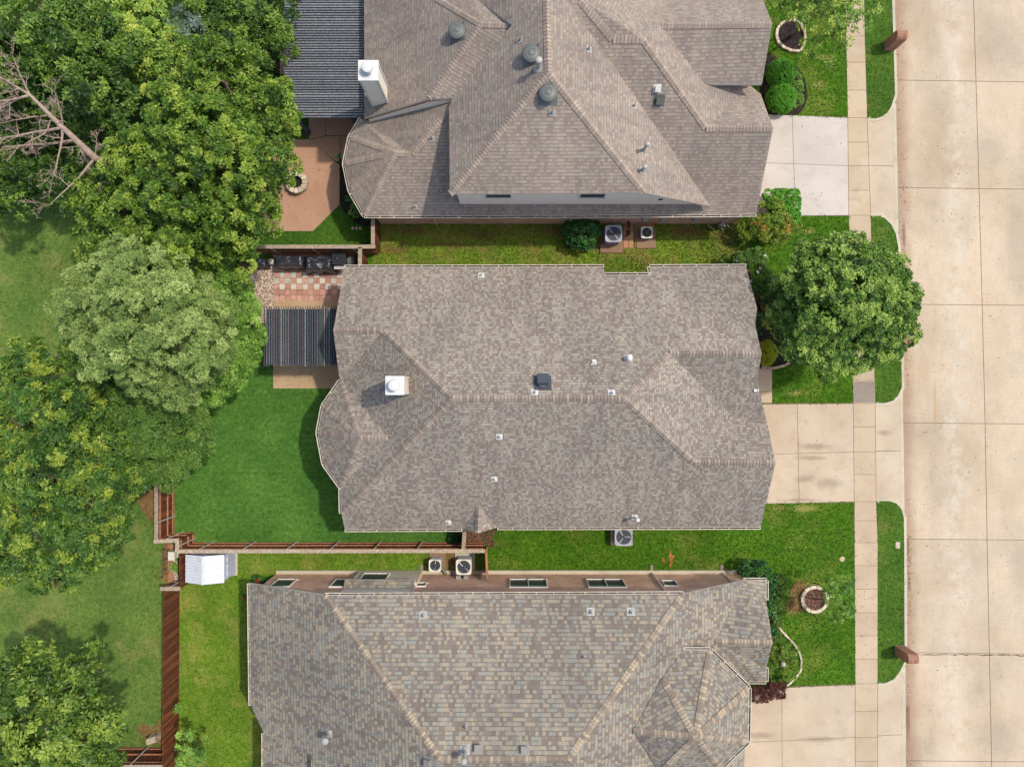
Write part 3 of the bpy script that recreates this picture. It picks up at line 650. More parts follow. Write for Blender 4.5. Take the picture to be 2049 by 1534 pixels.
    def dome(s, u, v, r=0.38):
        P, N = s.hit(u, v); m = s.flashing(P, N, r*2.1, None); m.lathe(P-Vector((0, 0, .2)), [(r*.6, 0), (r*.6, 0.38)], 28)
        b = Vector((0, 0, 0.2))
        m.lathe(P+b-Vector((0,0,.02)), [(r*.95, 0), (r, 0.03), (r, 0.06), (r*.93, .10), (r*.7, .15), (r*.42, .175), (r*.38, .165), (r*.32, .185), (r*.12, .2), (0, .2)], 32)
        o = m.build('roof_ventilator', M['grey_metal'], s.root); return o
def window(root, X0, X1, Y, z0, z1, sgn, glassm='glass', mull=True, header=True):
    fr = MB(); y = Y+sgn*0.03; t = 0.042
    for a, b in (((X0, z0), (X1, z0)), ((X0, z1), (X1, z1))): fr.bar((a[0]-t, y, a[1]), (b[0]+t, y, b[1]), 0.09, t)
    for xx in ([X0, X1]+([(X0+X1)/2] if mull else [])): fr.box((xx, y+sgn*.004, (z0+z1)/2), (t, 0.09, z1-z0))
    o = fr.build('window', M['white'], root)
    g = MB(); g.box(((X0+X1)/2, Y+sgn*0.012, z0+(z1-z0)*.37), (X1-X0-.02, 0.02, (z1-z0)*.73)); g.build('pane', M['glass'], o)
    g = MB(); g.box(((X0+X1)/2, Y+sgn*0.016, z0+(z1-z0)*.87), (X1-X0-.02, 0.02, (z1-z0)*.25)); g.bar((X0, Y+sgn*.035, z0+(z1-z0)*.735), (X1, Y+sgn*.035, z0+(z1-z0)*.735), .03, .03); g.build('pane', M[glassm], o)
    return o
def wallpoly(m, pts, mi=0): m.face([Vector(p) for p in pts], mi)
# ---- middle house
mid = thing('brick_house', 'single storey house with mixed brown shingle roof and white square chimney, middle of the three', 'house', (0, 0, 0), 'brick houses along the street')
R = Roof(mid, M['sh_mid'], M['cap_mid']); pN = (3+.667*5.72, 0, -.667); pS = (3+.667*7.1, 0, .667); pG = (5.94-.667*1.31, 0, .667)
R.v(a=(689,535,3.0), b=(1208,534,3.0), b2=(1211,550,pN), c2=(1303,550,pN), c=(1300,534,3.0), d=(1493,533,3.0), e=(1515,618,pN), f=(1511,649,pN), g=(1524,708,pN), h=(1340,707,pN),
    i=(1250,797,7.27), j=(905,797,7.27), k=(767,661,pN), l=(667,661,pN), m=(1515,761,pG), n=(1536,850,pG), nn=(1536,850,4.1), val=(1467,835,pG), o=(1552,926,5.25), p=(1390,925,5.25),
    q=(1522,1054,3.0), r=(995,1055,3.0), s=(956,1066,3.67), s2=(958,1012,pS), t=(925,1058,3.0), w=(690,1059,3.0), x=(683,1027,3.67), y=(682,975,3.67), z1=(777,876,5.3), y2=(681,762,3.67),
    l2=(678,749,4.0), B1=(646,812,3.67), B2=(636,866,3.67), B3=(648,928,3.67), ap=(720,876,5.3))
R.f('a b b2 c2 c d e f g h i j k l'); R.f('h g m n val'); R.f('val nn o p'); R.f('i h val p'); R.f('j i p o q r s2 t w x'); R.f('t s s2'); R.f('s r s2')
R.f('j x y z1 y2 k'); R.f('l k y2 l2'); R.f('y2 z1 ap'); R.f('y2 ap B1'); R.f('B1 ap B2'); R.f('B2 ap B3'); R.f('B3 ap y'); R.f('y ap z1')
R.build(['j i', 'i h', 'i p', 'h g', 'p o', 'j k', 'k l', 'j x', 'ap z1', 'ap B1', 'ap B2', 'ap B3', 'ap y2', 'ap y', 's2 s'])
R.gutter(['a', 'b']); R.gutter(['b2', 'c2']); R.gutter(['c2', 'c']); R.gutter(['c', 'd']); R.gutter(['q', 'r']); R.gutter(['t', 'w']); R.gutter(['x', 'y', 'B3', 'B2', 'B1', 'y2'])
wm = MB()
wm.prism([(-7.7,5.35),(4.0,5.35),(4.0,4.9),(7.1,4.9),(7.1,5.35),(10.9,5.35),(10.7,-0.6),(11.6,-1.6),(11.6,-6.75),(-7.7,-6.75)], 0, 2.85)
wm.prism([(-7.9,-4.6),(-7.9,-0.2),(-8.75,-1.3),(-8.95,-2.35),(-8.65,-3.6)], 0, 3.5)
wallpoly(wm, [(-7.75,5.35,2.85),(-7.75,-0.1,2.85),(-7.75,-0.1,3.6),(-7.75,2.4,5.0),(-7.75,5.35,3.0)]); wallpoly(wm, [(-7.75,-0.1,2.8),(-7.75,-6.7,2.8),(-7.75,-6.7,3.0),(-7.75,-6,3.45),(-7.75,-0.1,3.45)])
wallpoly(wm, [(10.8,5.35,2.85),(10.8,5.35,3.0),(10.75,1.3,5.65),(10.75,-.9,4.2),(10.75,-.9,2.85)]); wallpoly(wm, [(11.62,-1.6,2.85),(11.62,-1.6,3.75),(11.62,-3.6,5.0),(11.62,-6.75,2.95),(11.62,-6.75,2.85)])
wm.build('wall', M['brick'], mid)
def chimney(root, Rf, cu, cv, z1, sx, sy, body, capov=0.06, tone='cap_white'):
    """cap centre seen at (cu,cv) at height z1"""
    c = W(cu, cv, z1); m = MB(); zb = (Rf.zat(c) or 4)-0.8
    m.box((c.x, c.y, (zb+z1)/2-0.04), (sx, sy, z1-zb-0.08)); o = m.build('chimney', M[body], root)
    for sxx in (-1, 1):
        for syy in (-1, 1): pass
    tr = MB()
    for sxx in (-1, 1):
        for syy in (-1, 1): tr.box((c.x+sxx*sx/2, c.y+syy*sy/2, (zb+z1)/2-.04), (0.09, 0.09, z1-zb-.085))
    tr.build('corner_trim', M['white'], o)
    m = MB(); m.box((c.x, c.y, z1-0.03), (sx+2*capov, sy+2*capov, 0.06))
    m.face([Vector((c.x+a*(sx/2+capov)*.98, c.y+b*(sy/2+capov)*.98, z1+.004)) for a, b in ((-1,-1),(1,-1),(1,1),(-1,1))])
    m.build('chimney_cap', M[tone], o)
    m = MB(); m.lathe((c.x, c.y, z1), [(0.20, 0), (0.20, 0.02), (0.155, 0.035), (0.155, 0.22), (0.25, 0.22), (0.25, 0.235)], 24); m.lathe((c.x, c.y, z1+.27), [(0.235, 0), (0.235, 0.06), (0.2, .09), (0.0, 0.12)], 24)
    m.lathe((c.x, c.y, z1+.2), [(0.12, 0), (0.12, 0.1)], 12); m.build('flue_cap', M['whitepipe'], o)
chimney(mid, R, 790, 771, 7.6, 0.68, 0.68, 'cream')
for u, v in ((963,551),(1070,785),(1224,786),(999,873),(989,958),(897,1045)): R.pipe(u, v, 0.2, 0.045, 0.3, 'whitepipe')
R.pipe(1257, 716, 0.35, 0.08, 0.34, 'whitepipe', True, 0.13); R.pipe(1270, 1034, 0.75, 0.05, 0.3, 'whitepipe', True, 0.10)
R.boxvent(1188, 725, 0.16, 0.08, 'whitepipe'); R.boxvent(1086, 766, 0.5, 0.34, 'slate', round_base=True)
m = MB(); P_, N_ = R.hit(1510, 781); m.box(P_+Vector((0.05, 0, .05)), (0.2, 0.12, 0.06)); m.box(P_+Vector((.13,.02,.08)), (.04,.16,.09)); m.build('floodlight', M['whitepipe'], mid)
RM = R
# ---- top house
top = thing('brick_house', 'two storey house with light brown shingles, white siding and three round roof ventilators', 'house', (0, 15, 0), 'brick houses along the street')
R = Roof(top, M['sh_top'], M['cap_top'])
pS = (2.9-.69*8.09, 0, .0+.69); pS = (2.9-.69*8.09, 0, .69); pW3 = (3.6+.667*6.96, .667, 0); pW2 = (7.926, .667, 0); pE2 = (8.9+.667*1.46, -.667, 0); pEl = (7.3+.62*5.57, -.62, 0); pGN = (6.6+.667*15.6, 0, -.667)
R.v(g0=(729,431,2.9), g3=(1513,428,2.9), o0=(722,238,2.9), o1=(700,274,2.9), o2=(689,327,2.9), o3=(700,381,2.9), ap=(790,305,4.6), r1=(823,308,4.6), r2=(899,218,5.62), n0=(742,243,3.2), c0=(905,198,5.66),
    A=(1097,144,8.9), A2=(1092,-62,8.9), A3=(1088,-300,8.9), E0=(898,216,6.03), E1=(900,388,6.0), E2=(1290,386,6.0), c1=(905,197.5,5.95), c2=(1025,49,7.65), c3=(945,-8,6.85), c4=(780,-220,pW2),
    F0=(1104,-78,pS), F1=(1161,0,pS), h1=(1226,79,pS), h2=(1287,79,pS), h3=(1413,256,pS), h4=(1547,256,pS), k1=(1323,50,6.65), G2=(1545,48,6.6), G3=(1525,168,5.25), G1=(1409,168,5.3), G5=(1491,-100,pGN), G6=(1330,-140,pGN),
    e3s=(1135,0,pS), e4s=(1273,197,pS), e5s=(1422,413,pS), e3=(1135,0,pE2), e4=(1273,197,pE2), e5=(1422,413,pE2), c1w=(905,197.5,pW2), c2w=(1025,49,pW2), c3w=(945,-8,pW2), q1=(1502,172,4.05), q2=(1522,188,3.93), wA=(729,236,3.6), wB=(858,197,pW3), wC=(962,48,pW3), wD=(872,-5,pW3), wE=(790,-100,pW3), wF=(728,-100,pW3), g5=(1409,169,5.2))
R.V['w0'] = Vector((-2.6, 8.8, 3.39)); R.V['w1'] = Vector((9.3, 8.8, 3.39)); R.V['g1'] = Vector((-2.6, 8.16, 2.9)); R.V['g2'] = Vector((9.3, 8.20, 2.9))
R.f('g0 ap r1 r2 w0 g1'); R.f('g1 w0 w1 g2'); R.f('g2 w1 e5s e4s e3s F0 F1 h1 h2 h3 h4 g3'); R.f('o0 ap o1'); R.f('o1 ap o2'); R.f('o2 ap o3'); R.f('o3 ap g0'); R.f('n0 r1 ap o0'); R.f('n0 c0 r2 r1')
R.f('A3 A2 A E1 E0 c1w c2w c3w c4'); R.f('A E1 E2'); R.f('A A2 F0 e3 e4 e5 E2'); R.f('wA wB wC wD wE wF'); R.f('wB wC c2 c1'); R.f('wC c2 c3 wD')
R.f('F1 h1 h2'); R.f('F1 h2 k1'); R.f('F0 F1 k1'); R.f('F0 k1 G6'); R.f('k1 G2 G5 G6'); R.f('k1 G2 G3 G1'); R.f('h2 k1 G1 q1 h3'); R.f('h3 q1 q2 h4')
R.build(['A A2', 'A E1', 'A E2', 'h3 h4', 'h2 h3', 'h1 h2', 'F1 h1', 'k1 G2', 'ap r1', 'r1 r2', 'ap g0', 'ap o1', 'ap o2', 'ap o3', 'wB wC', 'wC c2', 'wC wD'])
R.gutter(['g3', 'g2', 'g1', 'g0', 'o3', 'o2', 'o1', 'o0']); RT = R
wm = MB(); wm.prism([(-6.9,8.4),(11.6,8.4),(11.6,21),(-6.8,26)], 0, 2.72); wm.prism([(-6.9,8.5),(-7.75,9.6),(-8.0,10.7),(-7.7,11.8),(-7.0,12.7)], 0, 2.72); wm.prism([(8.6,13.85),(11.05,13.85),(11.05,17.2),(8.6,17.2)], 2.7, 5.05)
wm.build('wall', M['brick'], top)
wm = MB(); wallpoly(wm, [(-2.5,8.62,3.2),(9.3,8.62,3.2),(9.35,8.62,3.36),(5.8,8.62,5.8),(-2.5,8.62,5.82)]); wallpoly(wm, [(-2.5,8.62,3.2),(-2.5,12.6,3.2),(-2.5,12.6,5.85),(-2.5,8.62,5.82)])
wallpoly(wm, [(-6.85,12.6,3.0),(-2.5,12.6,3.0),(-2.5,12.6,5.9),(-3.7,12.6,5.62),(-6.85,12.6,3.5)])
wm.build('siding_wall', M['siding'], top)
for X0, X1 in ((-1.2, -0.05), (3.1, 4.25)):
    window(top, X0, X1, 8.62, 4.55, 5.5, -1, mull=False)
m = MB(); m.box((6.95, 8.6, 4.2), (0.2, .05, .1)); m.build('wall_vent', M['dark'], top)
chimney(top, R, 737, 141, 6.95, 0.74, 0.74, 'siding', 0.07)
for u, v in ((915,66), (1063,112), (1096,190)): R.dome(u, v)
for u, v in ((1041,80),(1105,226),(864,277),(831,414),(1178,99),(1269,212)): R.pipe(u, v, 0.26, 0.035, 0.26)
R.pipe(1077, 138, 0.75, 0.09, 0.34, 'lead', True, 0.14); R.pipe(1288, 301, 0.8, 0.07, 0.32, 'lead', True, 0.10); R.pipe(1286, 341, 0.5, 0.07, 0.32, 'lead', True, 0.10)
R.boxvent(1315, 177, 0.24, 0.14, 'whitepipe'); R.boxvent(1319, 201, 0.32, 0.14, 'greenbox')
def downspout(root, a, b, foot, mat='cream', wd=0.08):
    m = MB(); m.tube([a, b, foot], 0.04, 6); m.build('downspout', M[mat], root)
downspout(top, (-3.95,8.2,2.75), (-3.95,8.33,2.4), (-3.95,8.33,0.15)); downspout(top, (3.0,8.15,2.75), (3.0,8.33,2.4), (3.0,8.33,0.15)); downspout(top, (11.2,8.15,2.75), (11.0,8.3,1.9), (10.9,8.33,0.15))
for X, z in ((6.75,1.4),(7.65,1.5),(9.3,1.55)):
    m = MB(); m.box((X, 8.3, z), (0.28,.14,.42)); m.box((X+.0, 8.22, z+.05), (0.16,.06,.16)); m.tube([(X,8.33,z+.2),(X,8.33,2.5)], .025, 6); m.tube([(X-.06,8.33,z-.2),(X-.06,8.33,.05)], .022, 6); m.build('meter_box', M['lead'], top)
m = MB()
for X in (10.2, 10.7, 11.2): m.tube([(X, 8.36, .4), (X+.1, 8.2, .3), (X+.35, 8.1, .14), (X+.42, 8.05, .02)], .03, 6)
m.box((10.95,8.25,.35),(.3,.18,.35)); m.build('gas_pipes', M['vbox'], top)
# ---- bottom house
bot = thing('brick_house', 'house with tan and grey patchwork shingle roof and octagonal corner turret, bottom of the three', 'house', (0, -16, 0), 'brick houses along the street')
R = Roof(bot, M['sh_bot'], M['cap_bot']); pN = (5-.5*9.65, 0, -.5); pW = (2.9+.5*12.87, .5, 0); pE = (5+.5*7.8, -.5, 0); pW4 = (2.8+.5*12.1-.1, .5, 0)
R.v(a=(650,1191,5.0), b=(1367,1188,5.0), r1=(881,1520,7.86), r2=(1137,1520,7.8), w0=(499,1167,2.9), w1=(502,1411,2.9), w2=(528,1466,pW), w3=(573,1492,pW), w4=(622,1511,pW), w5=(622,1700,pW), sw=(560,1816,3.2), se=(1480,1816,3.2),
    e1=(1487,1162,pE), v1=(1431,1284,4.35), e2=(1495,1363,3.1), n1=(1533,1161,3.2), n2=(1533,1200,3.45), pk=(1546,1286,4.45), s2=(1533,1336,3.45), s1=(1533,1363,3.2),
    t0=(1368,1300,5.0), t1=(1421,1300,5.0), t2=(1499,1377,5.0), t3=(1497,1484,5.0), t4=(1443,1536,5.0), t5=(1385,1545,5.0), ap=(1392,1474,7.0), q1=(1326,1357,5.62), q2=(1267,1462,6.3), q3=(1320,1545,5.65),
    x0=(528,1467,2.8), x1=(528,1816,2.8), x2=(625,1816,pW4), x3=(622,1511,pW4), x4=(572,1486,pW4))
R.f('a b r2 r1'); R.f('w0 a r1 sw w5 w4 w3 w2 w1'); R.f('r1 r2 se sw'); R.f('b e1 v1 e2 se r2'); R.f('e1 n1 n2 pk v1'); R.f('v1 pk s2 s1 e2')
R.f('t0 t1 ap q1'); R.f('t1 t2 ap'); R.f('t2 t3 ap'); R.f('t3 t4 ap'); R.f('t4 t5 ap'); R.f('t5 q3 ap'); R.f('q3 q2 ap'); R.f('q1 ap q2'); R.f('x0 x4 x3 x2 x1')
R.build(['a r1', 'b r2', 'r1 r2', 'v1 pk', 'ap t1', 'ap t2', 'ap t3', 'ap t4', 'ap q1', 'ap q2', 'ap q3'])
R.gutter(['a', 'b']); R.gutter(['w1', 'w0']); R.gutter([R.V['n1']-Vector((1.1,0,0)), 'n1']); R.gutter(['n1', 'n2']); R.gutter(['s2', 's1']); R.gutter(['s1', 'e2']); R.gutter(['t0', 't1', 't2', 't3', 't4']); R.gutter(['x1', 'x0']); RB = R
wm = MB(); Y = -10.0
wm.prism([(-12.4,Y),(11.9,Y),(11.9,-14.0),(11.0,-14.2),(10.5,-25),(-11.8,-25),(-11.8,-17.2),(-12.4,-15.3)], 0, 2.75, bottom=False)
wallpoly(wm, [(-12.4,Y-.002,2.75),(11.9,Y-.002,2.75),(11.3,Y-.002,3.05),(7.75,Y-.002,4.78),(-8.4,Y-.002,4.78),(-12.4,Y-.002,2.95)])
wallpoly(wm, [(11.92,-9.9,2.7),(11.92,-12.1,4.1),(11.92,-14.0,3.1),(11.92,-14.0,2.7)])
tc = W(1392,1474,7.0); oc = [(tc.x+2.6*math.cos(math.radians(22.5+45*k)), tc.y+2.6*math.sin(math.radians(22.5+45*k))) for k in range(8)]
wm.prism(oc, 0, 4.82); wm.build('wall', M['brick'], bot)
m = MB(); m.box((-0.2, -9.93, 0.06), (24.4, 0.22, 0.16)); m.build('foundation_ledge', M['conc_kerb'], bot)
for X0, X1, z0, z1, mu in ((-11.9,-10.95,1.25,2.6,False),(-8.95,-8.05,1.25,2.6,False),(-4.8,-4.28,1.9,2.5,False),(-.1,1.72,1.27,2.68,True),(3.78,5.6,1.27,2.68,True),(7.55,8.2,1.5,2.45,False)):
    window(bot, X0, X1, Y, z0, z1, 1, 'glass_g', mu)
    m = MB(); n = int((X1-X0+.3)/.078)
    for k in range(n): m.box((X0-.15+.078*(k+.5), Y+.012, z0-.13), (.068, .03, .2))
    m.build('brick_sill', M['brick'], bot)
m = MB(); m.box((-6.35, Y+.10, 1.35), (3.3, 0.2, 2.2)); bay = m.build('box_bay', M['cream'], bot)
o = window(bot, -7.6, -6.3, Y+.2, 0.9, 2.2, 1, 'glass_g', False)
m = MB(); m.face([(-8.2,Y+.38,2.62),(-4.75,Y+.38,2.62),(-4.75,Y,2.95),(-8.2,Y,2.95)]); m.face([(-8.2,Y+.38,2.55),(-4.75,Y+.38,2.55),(-4.75,Y+.38,2.62),(-8.2,Y+.38,2.62)],1); m.box((-6.475, Y+.02, 3.12), (3.45,.07,.34), mi=1); m.box((-6.475,Y+.19,2.52),(3.45,.38,.06),mi=1); m.build('bay_roof', [M['sh_bot'], M['white']], bot)
for X, zt in ((-4.75,4.8),(7.35,4.8),(11.05,3.0)):
    downspout(bot, (X+.1,Y+.35,zt), (X,Y+.06,zt-.35), (X,Y+.06,.2)); m = MB(); m.box((X, Y+.28, .04), (.16,.34,.05)); m.build('splash_block', M['conc_grey'], bot)
for u, v in ((847,1230),(1182,1223),(1262,1223),(1168,1312),(932,1451)): R.pipe(u, v, 0.22, 0.045, 0.36)
R.pipe(659, 1466, 0.7, 0.08, 0.34, 'lead', True, 0.15); R.pipe(931, 1499, 0.9, 0.08, 0.4, 'lead', True, 0.13)
for u, v in ((956,1497),(1049,1500),(858,1523)): R.boxvent(u, v, 0.3, 0.16, 'vbox')
m = MB()
for X in (-2.75, -2.35): m.box((X, Y+.08, .95), (.24,.16,.34)); m.tube([(X,Y+.08,.75),(X-.05,Y+.2,.3),(X-.5+.4*(X>-2.5),Y+.5,.15)], .025, 6)
m.box((-1.7,Y+.05,.8),(.2,.06,.06)); m.build('disconnect_box', M['vbox'], bot)
# ------------------------------------------------------------------ fences
FH = 1.86
def fence(name, label, runs, cat='fence', group=None, boards='fence', capm='fence_cap'):
    """runs: list of (polyline of photo points of the cap at height FH, rail side +1 left/-1 right/0)"""
    P0 = W(*runs[0][0][0], FH); root = thing(name, label, cat, (P0.x, P0.y, 0), group)
    for pts, side, hasc, posts in runs:
        Pw = [W(u, v, FH) for u, v in pts]; bo = MB(); cp = MB()
        for A, B in zip(Pw, Pw[1:]):
            A = Vector((A.x, A.y, 0)); B = Vector((B.x, B.y, 0)); d = B-A; L = d.length; x = d/L; y = Vector((-x.y, x.x, 0)); n = max(1, round(L/0.145))
            ang = math.atan2(x.y, x.x)
            for k in range(n):
                c = A+x*(k+.5)*L/n; bo.box((c.x, c.y, FH/2-.02+random.uniform(-.006, .006)), (L/n-.008, 0.02, FH-.12), ang)
            s = side or 1
            for zz in (0.12, 0.72, 1.5):
                ra = MB(); ra.bar(A+y*s*.04+Vector((0,0,zz))+x*.03, B+y*s*.04+Vector((0,0,zz))-x*.03, 0.045 if zz > .2 else .03, 0.09 if zz > .2 else 0.2); ra.build('rail', M['rail'], root)
            if hasc:
                s_z = FH+.0045*(len(cp.v)//24 % 3)+.002*len(root.children); cp.bar(A+y*s*.015+Vector((0,0,s_z))-x*.1, B+y*s*.015+Vector((0,0,s_z))+x*.1, 0.19, 0.035); cp.bar(A-y*s*.03+Vector((0,0,FH-.075)), B-y*s*.03+Vector((0,0,FH-.075)), 0.02, 0.1)
            if posts:
                k = max(1, round(L/2.35))
                for q in range(k):
                    c = A+x*L*(q+.5)/k+y*s*.10; pm = MB(); pm.tube([c, c+Vector((0,0,FH-.06))], 0.03, 8); pm.lathe(c+Vector((0,0,FH-.06)), [(.034,0),(.034,.02),(.02,.035),(0,.04)], 8); pm.build('fence_post', M['steel'], root)
        bo.build('fence_boards', M[boards], root)
        if hasc: cp.build('top_cap', M[capm], root)
    return root
fence('wooden_fence', 'long red-brown board fence with flat cap along the deep green turf', [([(312,930),(312,1083),(354.5,1081),(354.5,1103),(967,1102)], 1, True, True)])
fence('wooden_fence', 'red-brown fence running down from the grey wood gate beside the bright lawn', [([(357,1108),(359,1178)], -1, False, False), ([(325,1180),(322,1750)], -1, False, False)], boards='fence')
fence('wooden_fence', 'short red-brown fence with slanting steel posts at bottom left corner', [([(200,1533.5),(321,1533.5)], 1, True, True)])
fence('wooden_fence', 'capped dark fence behind the black covered grills', [([(747,493),(500,493)], 1, True, True), ([(747,438),(747,493)], -1, True, False)])
fence('garden_gate', 'narrow weathered gate between the black round table and the side yard', [([(721,499),(721,527)], -1, True, False)], 'gate')
fence('garden_gate', 'short capped gate under the small gable of the middle house', [([(930,1062),(928,1098)], -1, True, False)], 'gate')
fence('garden_gate', 'dark thin fence panel closing the gap beside the condensers', [([(970,1108),(972.5,1162)], 1, False, False)], 'gate')
fence('garden_gate', 'grey metal and wood gate closing the narrow utility strip', [([(325,1178),(357,1178)], 1, True, True)], 'gate', boards='greywood')
# ------------------------------------------------------------------ patio covers, shed
m = MB(); z = 2.75; pg = thing('patio_cover', 'dark grey slatted patio cover attached to the top house', 'patio cover', W(650, 120, 0))
A, B = W(569, -90, z), W(727, 236, z); sl_ = MB(); y = B.y; k = 0
while y < A.y:
    sl_.box(((A.x+B.x)/2+random.uniform(-.03, .03), y+.05, z), (B.x-A.x+random.uniform(-.03,.05), 0.072, 0.045)); y += 0.125
sl_.build('slats', M['slat'], pg)
m = MB(); m.box(((A.x+B.x)/2+.1, (A.y+B.y)/2+.03, z-.10), (B.x-A.x-.3, A.y-B.y, .03)); m.build('underlay', M['slate'], pg)
m = MB()
for t_ in (0.03, .5, .97): x_ = A.x+.2+(B.x-A.x-.3)*t_; m.box((x_, (A.y+B.y)/2, z-.2), (.1, A.y-B.y-.1, .16))
m.build('beams', M['slate'], pg)
for x_, y_ in ((A.x+.4, B.y+.25), (A.x+.4, B.y+4.2), (A.x+3.2, B.y+.25)):
    m = MB(); m.box((x_, y_, 1.3), (.16,.16,2.6)); m.box((x_, y_, .12), (.24,.24,.2)); m.build('column', M['slate'], pg)
pg = thing('pergola', 'dark slatted pergola with blue green tint over tan slab by the middle house', 'pergola', W(600, 672, 0)); z = 2.6
A, B = W(529, 613, z), W(690, 732, z); sl_ = MB(); x_ = A.x
while x_ < B.x:
    sl_.box((x_, (A.y+B.y)/2+random.uniform(-.02,.02), z), (0.042, A.y-B.y+random.uniform(-.04,.04), 0.05)); x_ += 0.118
sl_.build('slats', M['slat2'], pg)
m = MB(); m.box(((A.x+B.x)/2, (A.y+B.y)/2-.02, z-.09), (B.x-A.x-.1, A.y-B.y-.2, .02)); m.build('tinted_sheet', M['tint'], pg)
m = MB()
for yy in (A.y-.35, A.y-.62, B.y+.35, B.y+.6): m.box(((A.x+B.x)/2, yy, z-.19), (B.x-A.x-.05, .05, .16))
m.build('beams', M['slat2'], pg)
for yy in (A.y-.48, B.y+.48):
    m = MB(); m.box((A.x+.75, yy, 1.2), (.14,.14,2.4)); m.box((A.x+.75, yy, .1), (.2,.2,.16)); m.build('column', M['slat2'], pg)
sh = thing('garden_shed', 'white roofed garden shed against the capped fence', 'shed', W(430, 1130, 0))
ze, zr = 1.65, 2.05; a = W(371, 1109, ze); b = W(449, 1165, ze); r0 = W(405.5, 1106.5, zr).x
rf = MB(); n = 11
for i in range(n):
    y0, y1 = a.y+(b.y-a.y)*i/n, a.y+(b.y-a.y)*(i+.94)/n; dz = .012*(i % 2)
    rf.face([(a.x,y1,ze+dz),(r0,y1,zr+dz),(r0,y0,zr+dz),(a.x,y0,ze+dz)]); rf.face([(r0,y1,zr+dz),(b.x,y1,ze+.04+dz),(b.x,y0,ze+.04+dz),(r0,y0,zr+dz)])
rf.face([(a.x,b.y,ze-.01),(r0,b.y,zr-.01),(r0,a.y,zr-.01),(a.x,a.y,ze-.01)]); rf.face([(r0,b.y,zr-.01),(b.x,b.y,ze+.03),(b.x,a.y,ze+.03),(r0,a.y,zr-.01)])
rf.face([(a.x,b.y,ze-.08),(b.x,b.y,ze-.05),(b.x,b.y,ze+.04),(r0,b.y,zr),(a.x,b.y,ze)]); rf.box((r0,(a.y+b.y)/2,zr+.02),(.1,a.y-b.y,.03))
rf.build('roof', M['shedroof'], sh)
m = MB(); m.prism([(a.x+.08,a.y-.06),(b.x-.05,a.y-.06),(b.x-.05,b.y+.06),(a.x+.08,b.y+.06)], 0.05, ze-.03); m.build('wall', M['shedwall'], sh)
m = MB()
for i in range(4): yy = a.y-.2-(a.y-b.y-.4)*i/3; m.box((b.x-.03, yy, .85), (.03,.04,1.5))
m.box((b.x-.03,(a.y+b.y)/2,1.2),(.03,a.y-b.y-.2,.05)); m.build('door', M['shedroof'], sh)
m = MB(); m.box(((a.x+b.x)/2+.1,(a.y+b.y)/2-.04,.04),(b.x-a.x-.1,a.y-b.y+.05,.08)); m.build('floor_slab', M['conc_kerb'], sh)
# utility strip behind the shed
slabs('utility_strip', [[(337,1088),(349,1088),(350,1163),(337,1165)]], M['paver_tan'], 0.05)
sheet('gravel_bed', [(346,1120),(356,1120),(358,1160),(350,1162)], 0.055, M['gravel'])
m = MB(); c = W(344, 1111.5, .8); m.box((c.x, c.y, .42), (.3,.4,.8)); m.box((c.x, c.y, .84), (.34,.44,.06)); m.box((c.x+.2,c.y+.02,.3),(.16,.3,.5)); tag(m.build('utility_box', M['ac_beige'], base=(c.x,c.y,0)), 'pale utility box behind the white shed', 'utility box')
m = MB(); c = W(305, 1480, .5); dv = Vector((0.24, .08, 0)); m.tube([c-dv+Vector((0,0,-.0)), c+dv], .17, 14); m.box((c.x, c.y, .2), (.5,.24,.4)); tag(m.build('utility_pedestal', M['stone'], base=(c.x,c.y,0), smooth=False), 'rounded pale utility pedestal lying by the bottom left fence', 'pedestal')
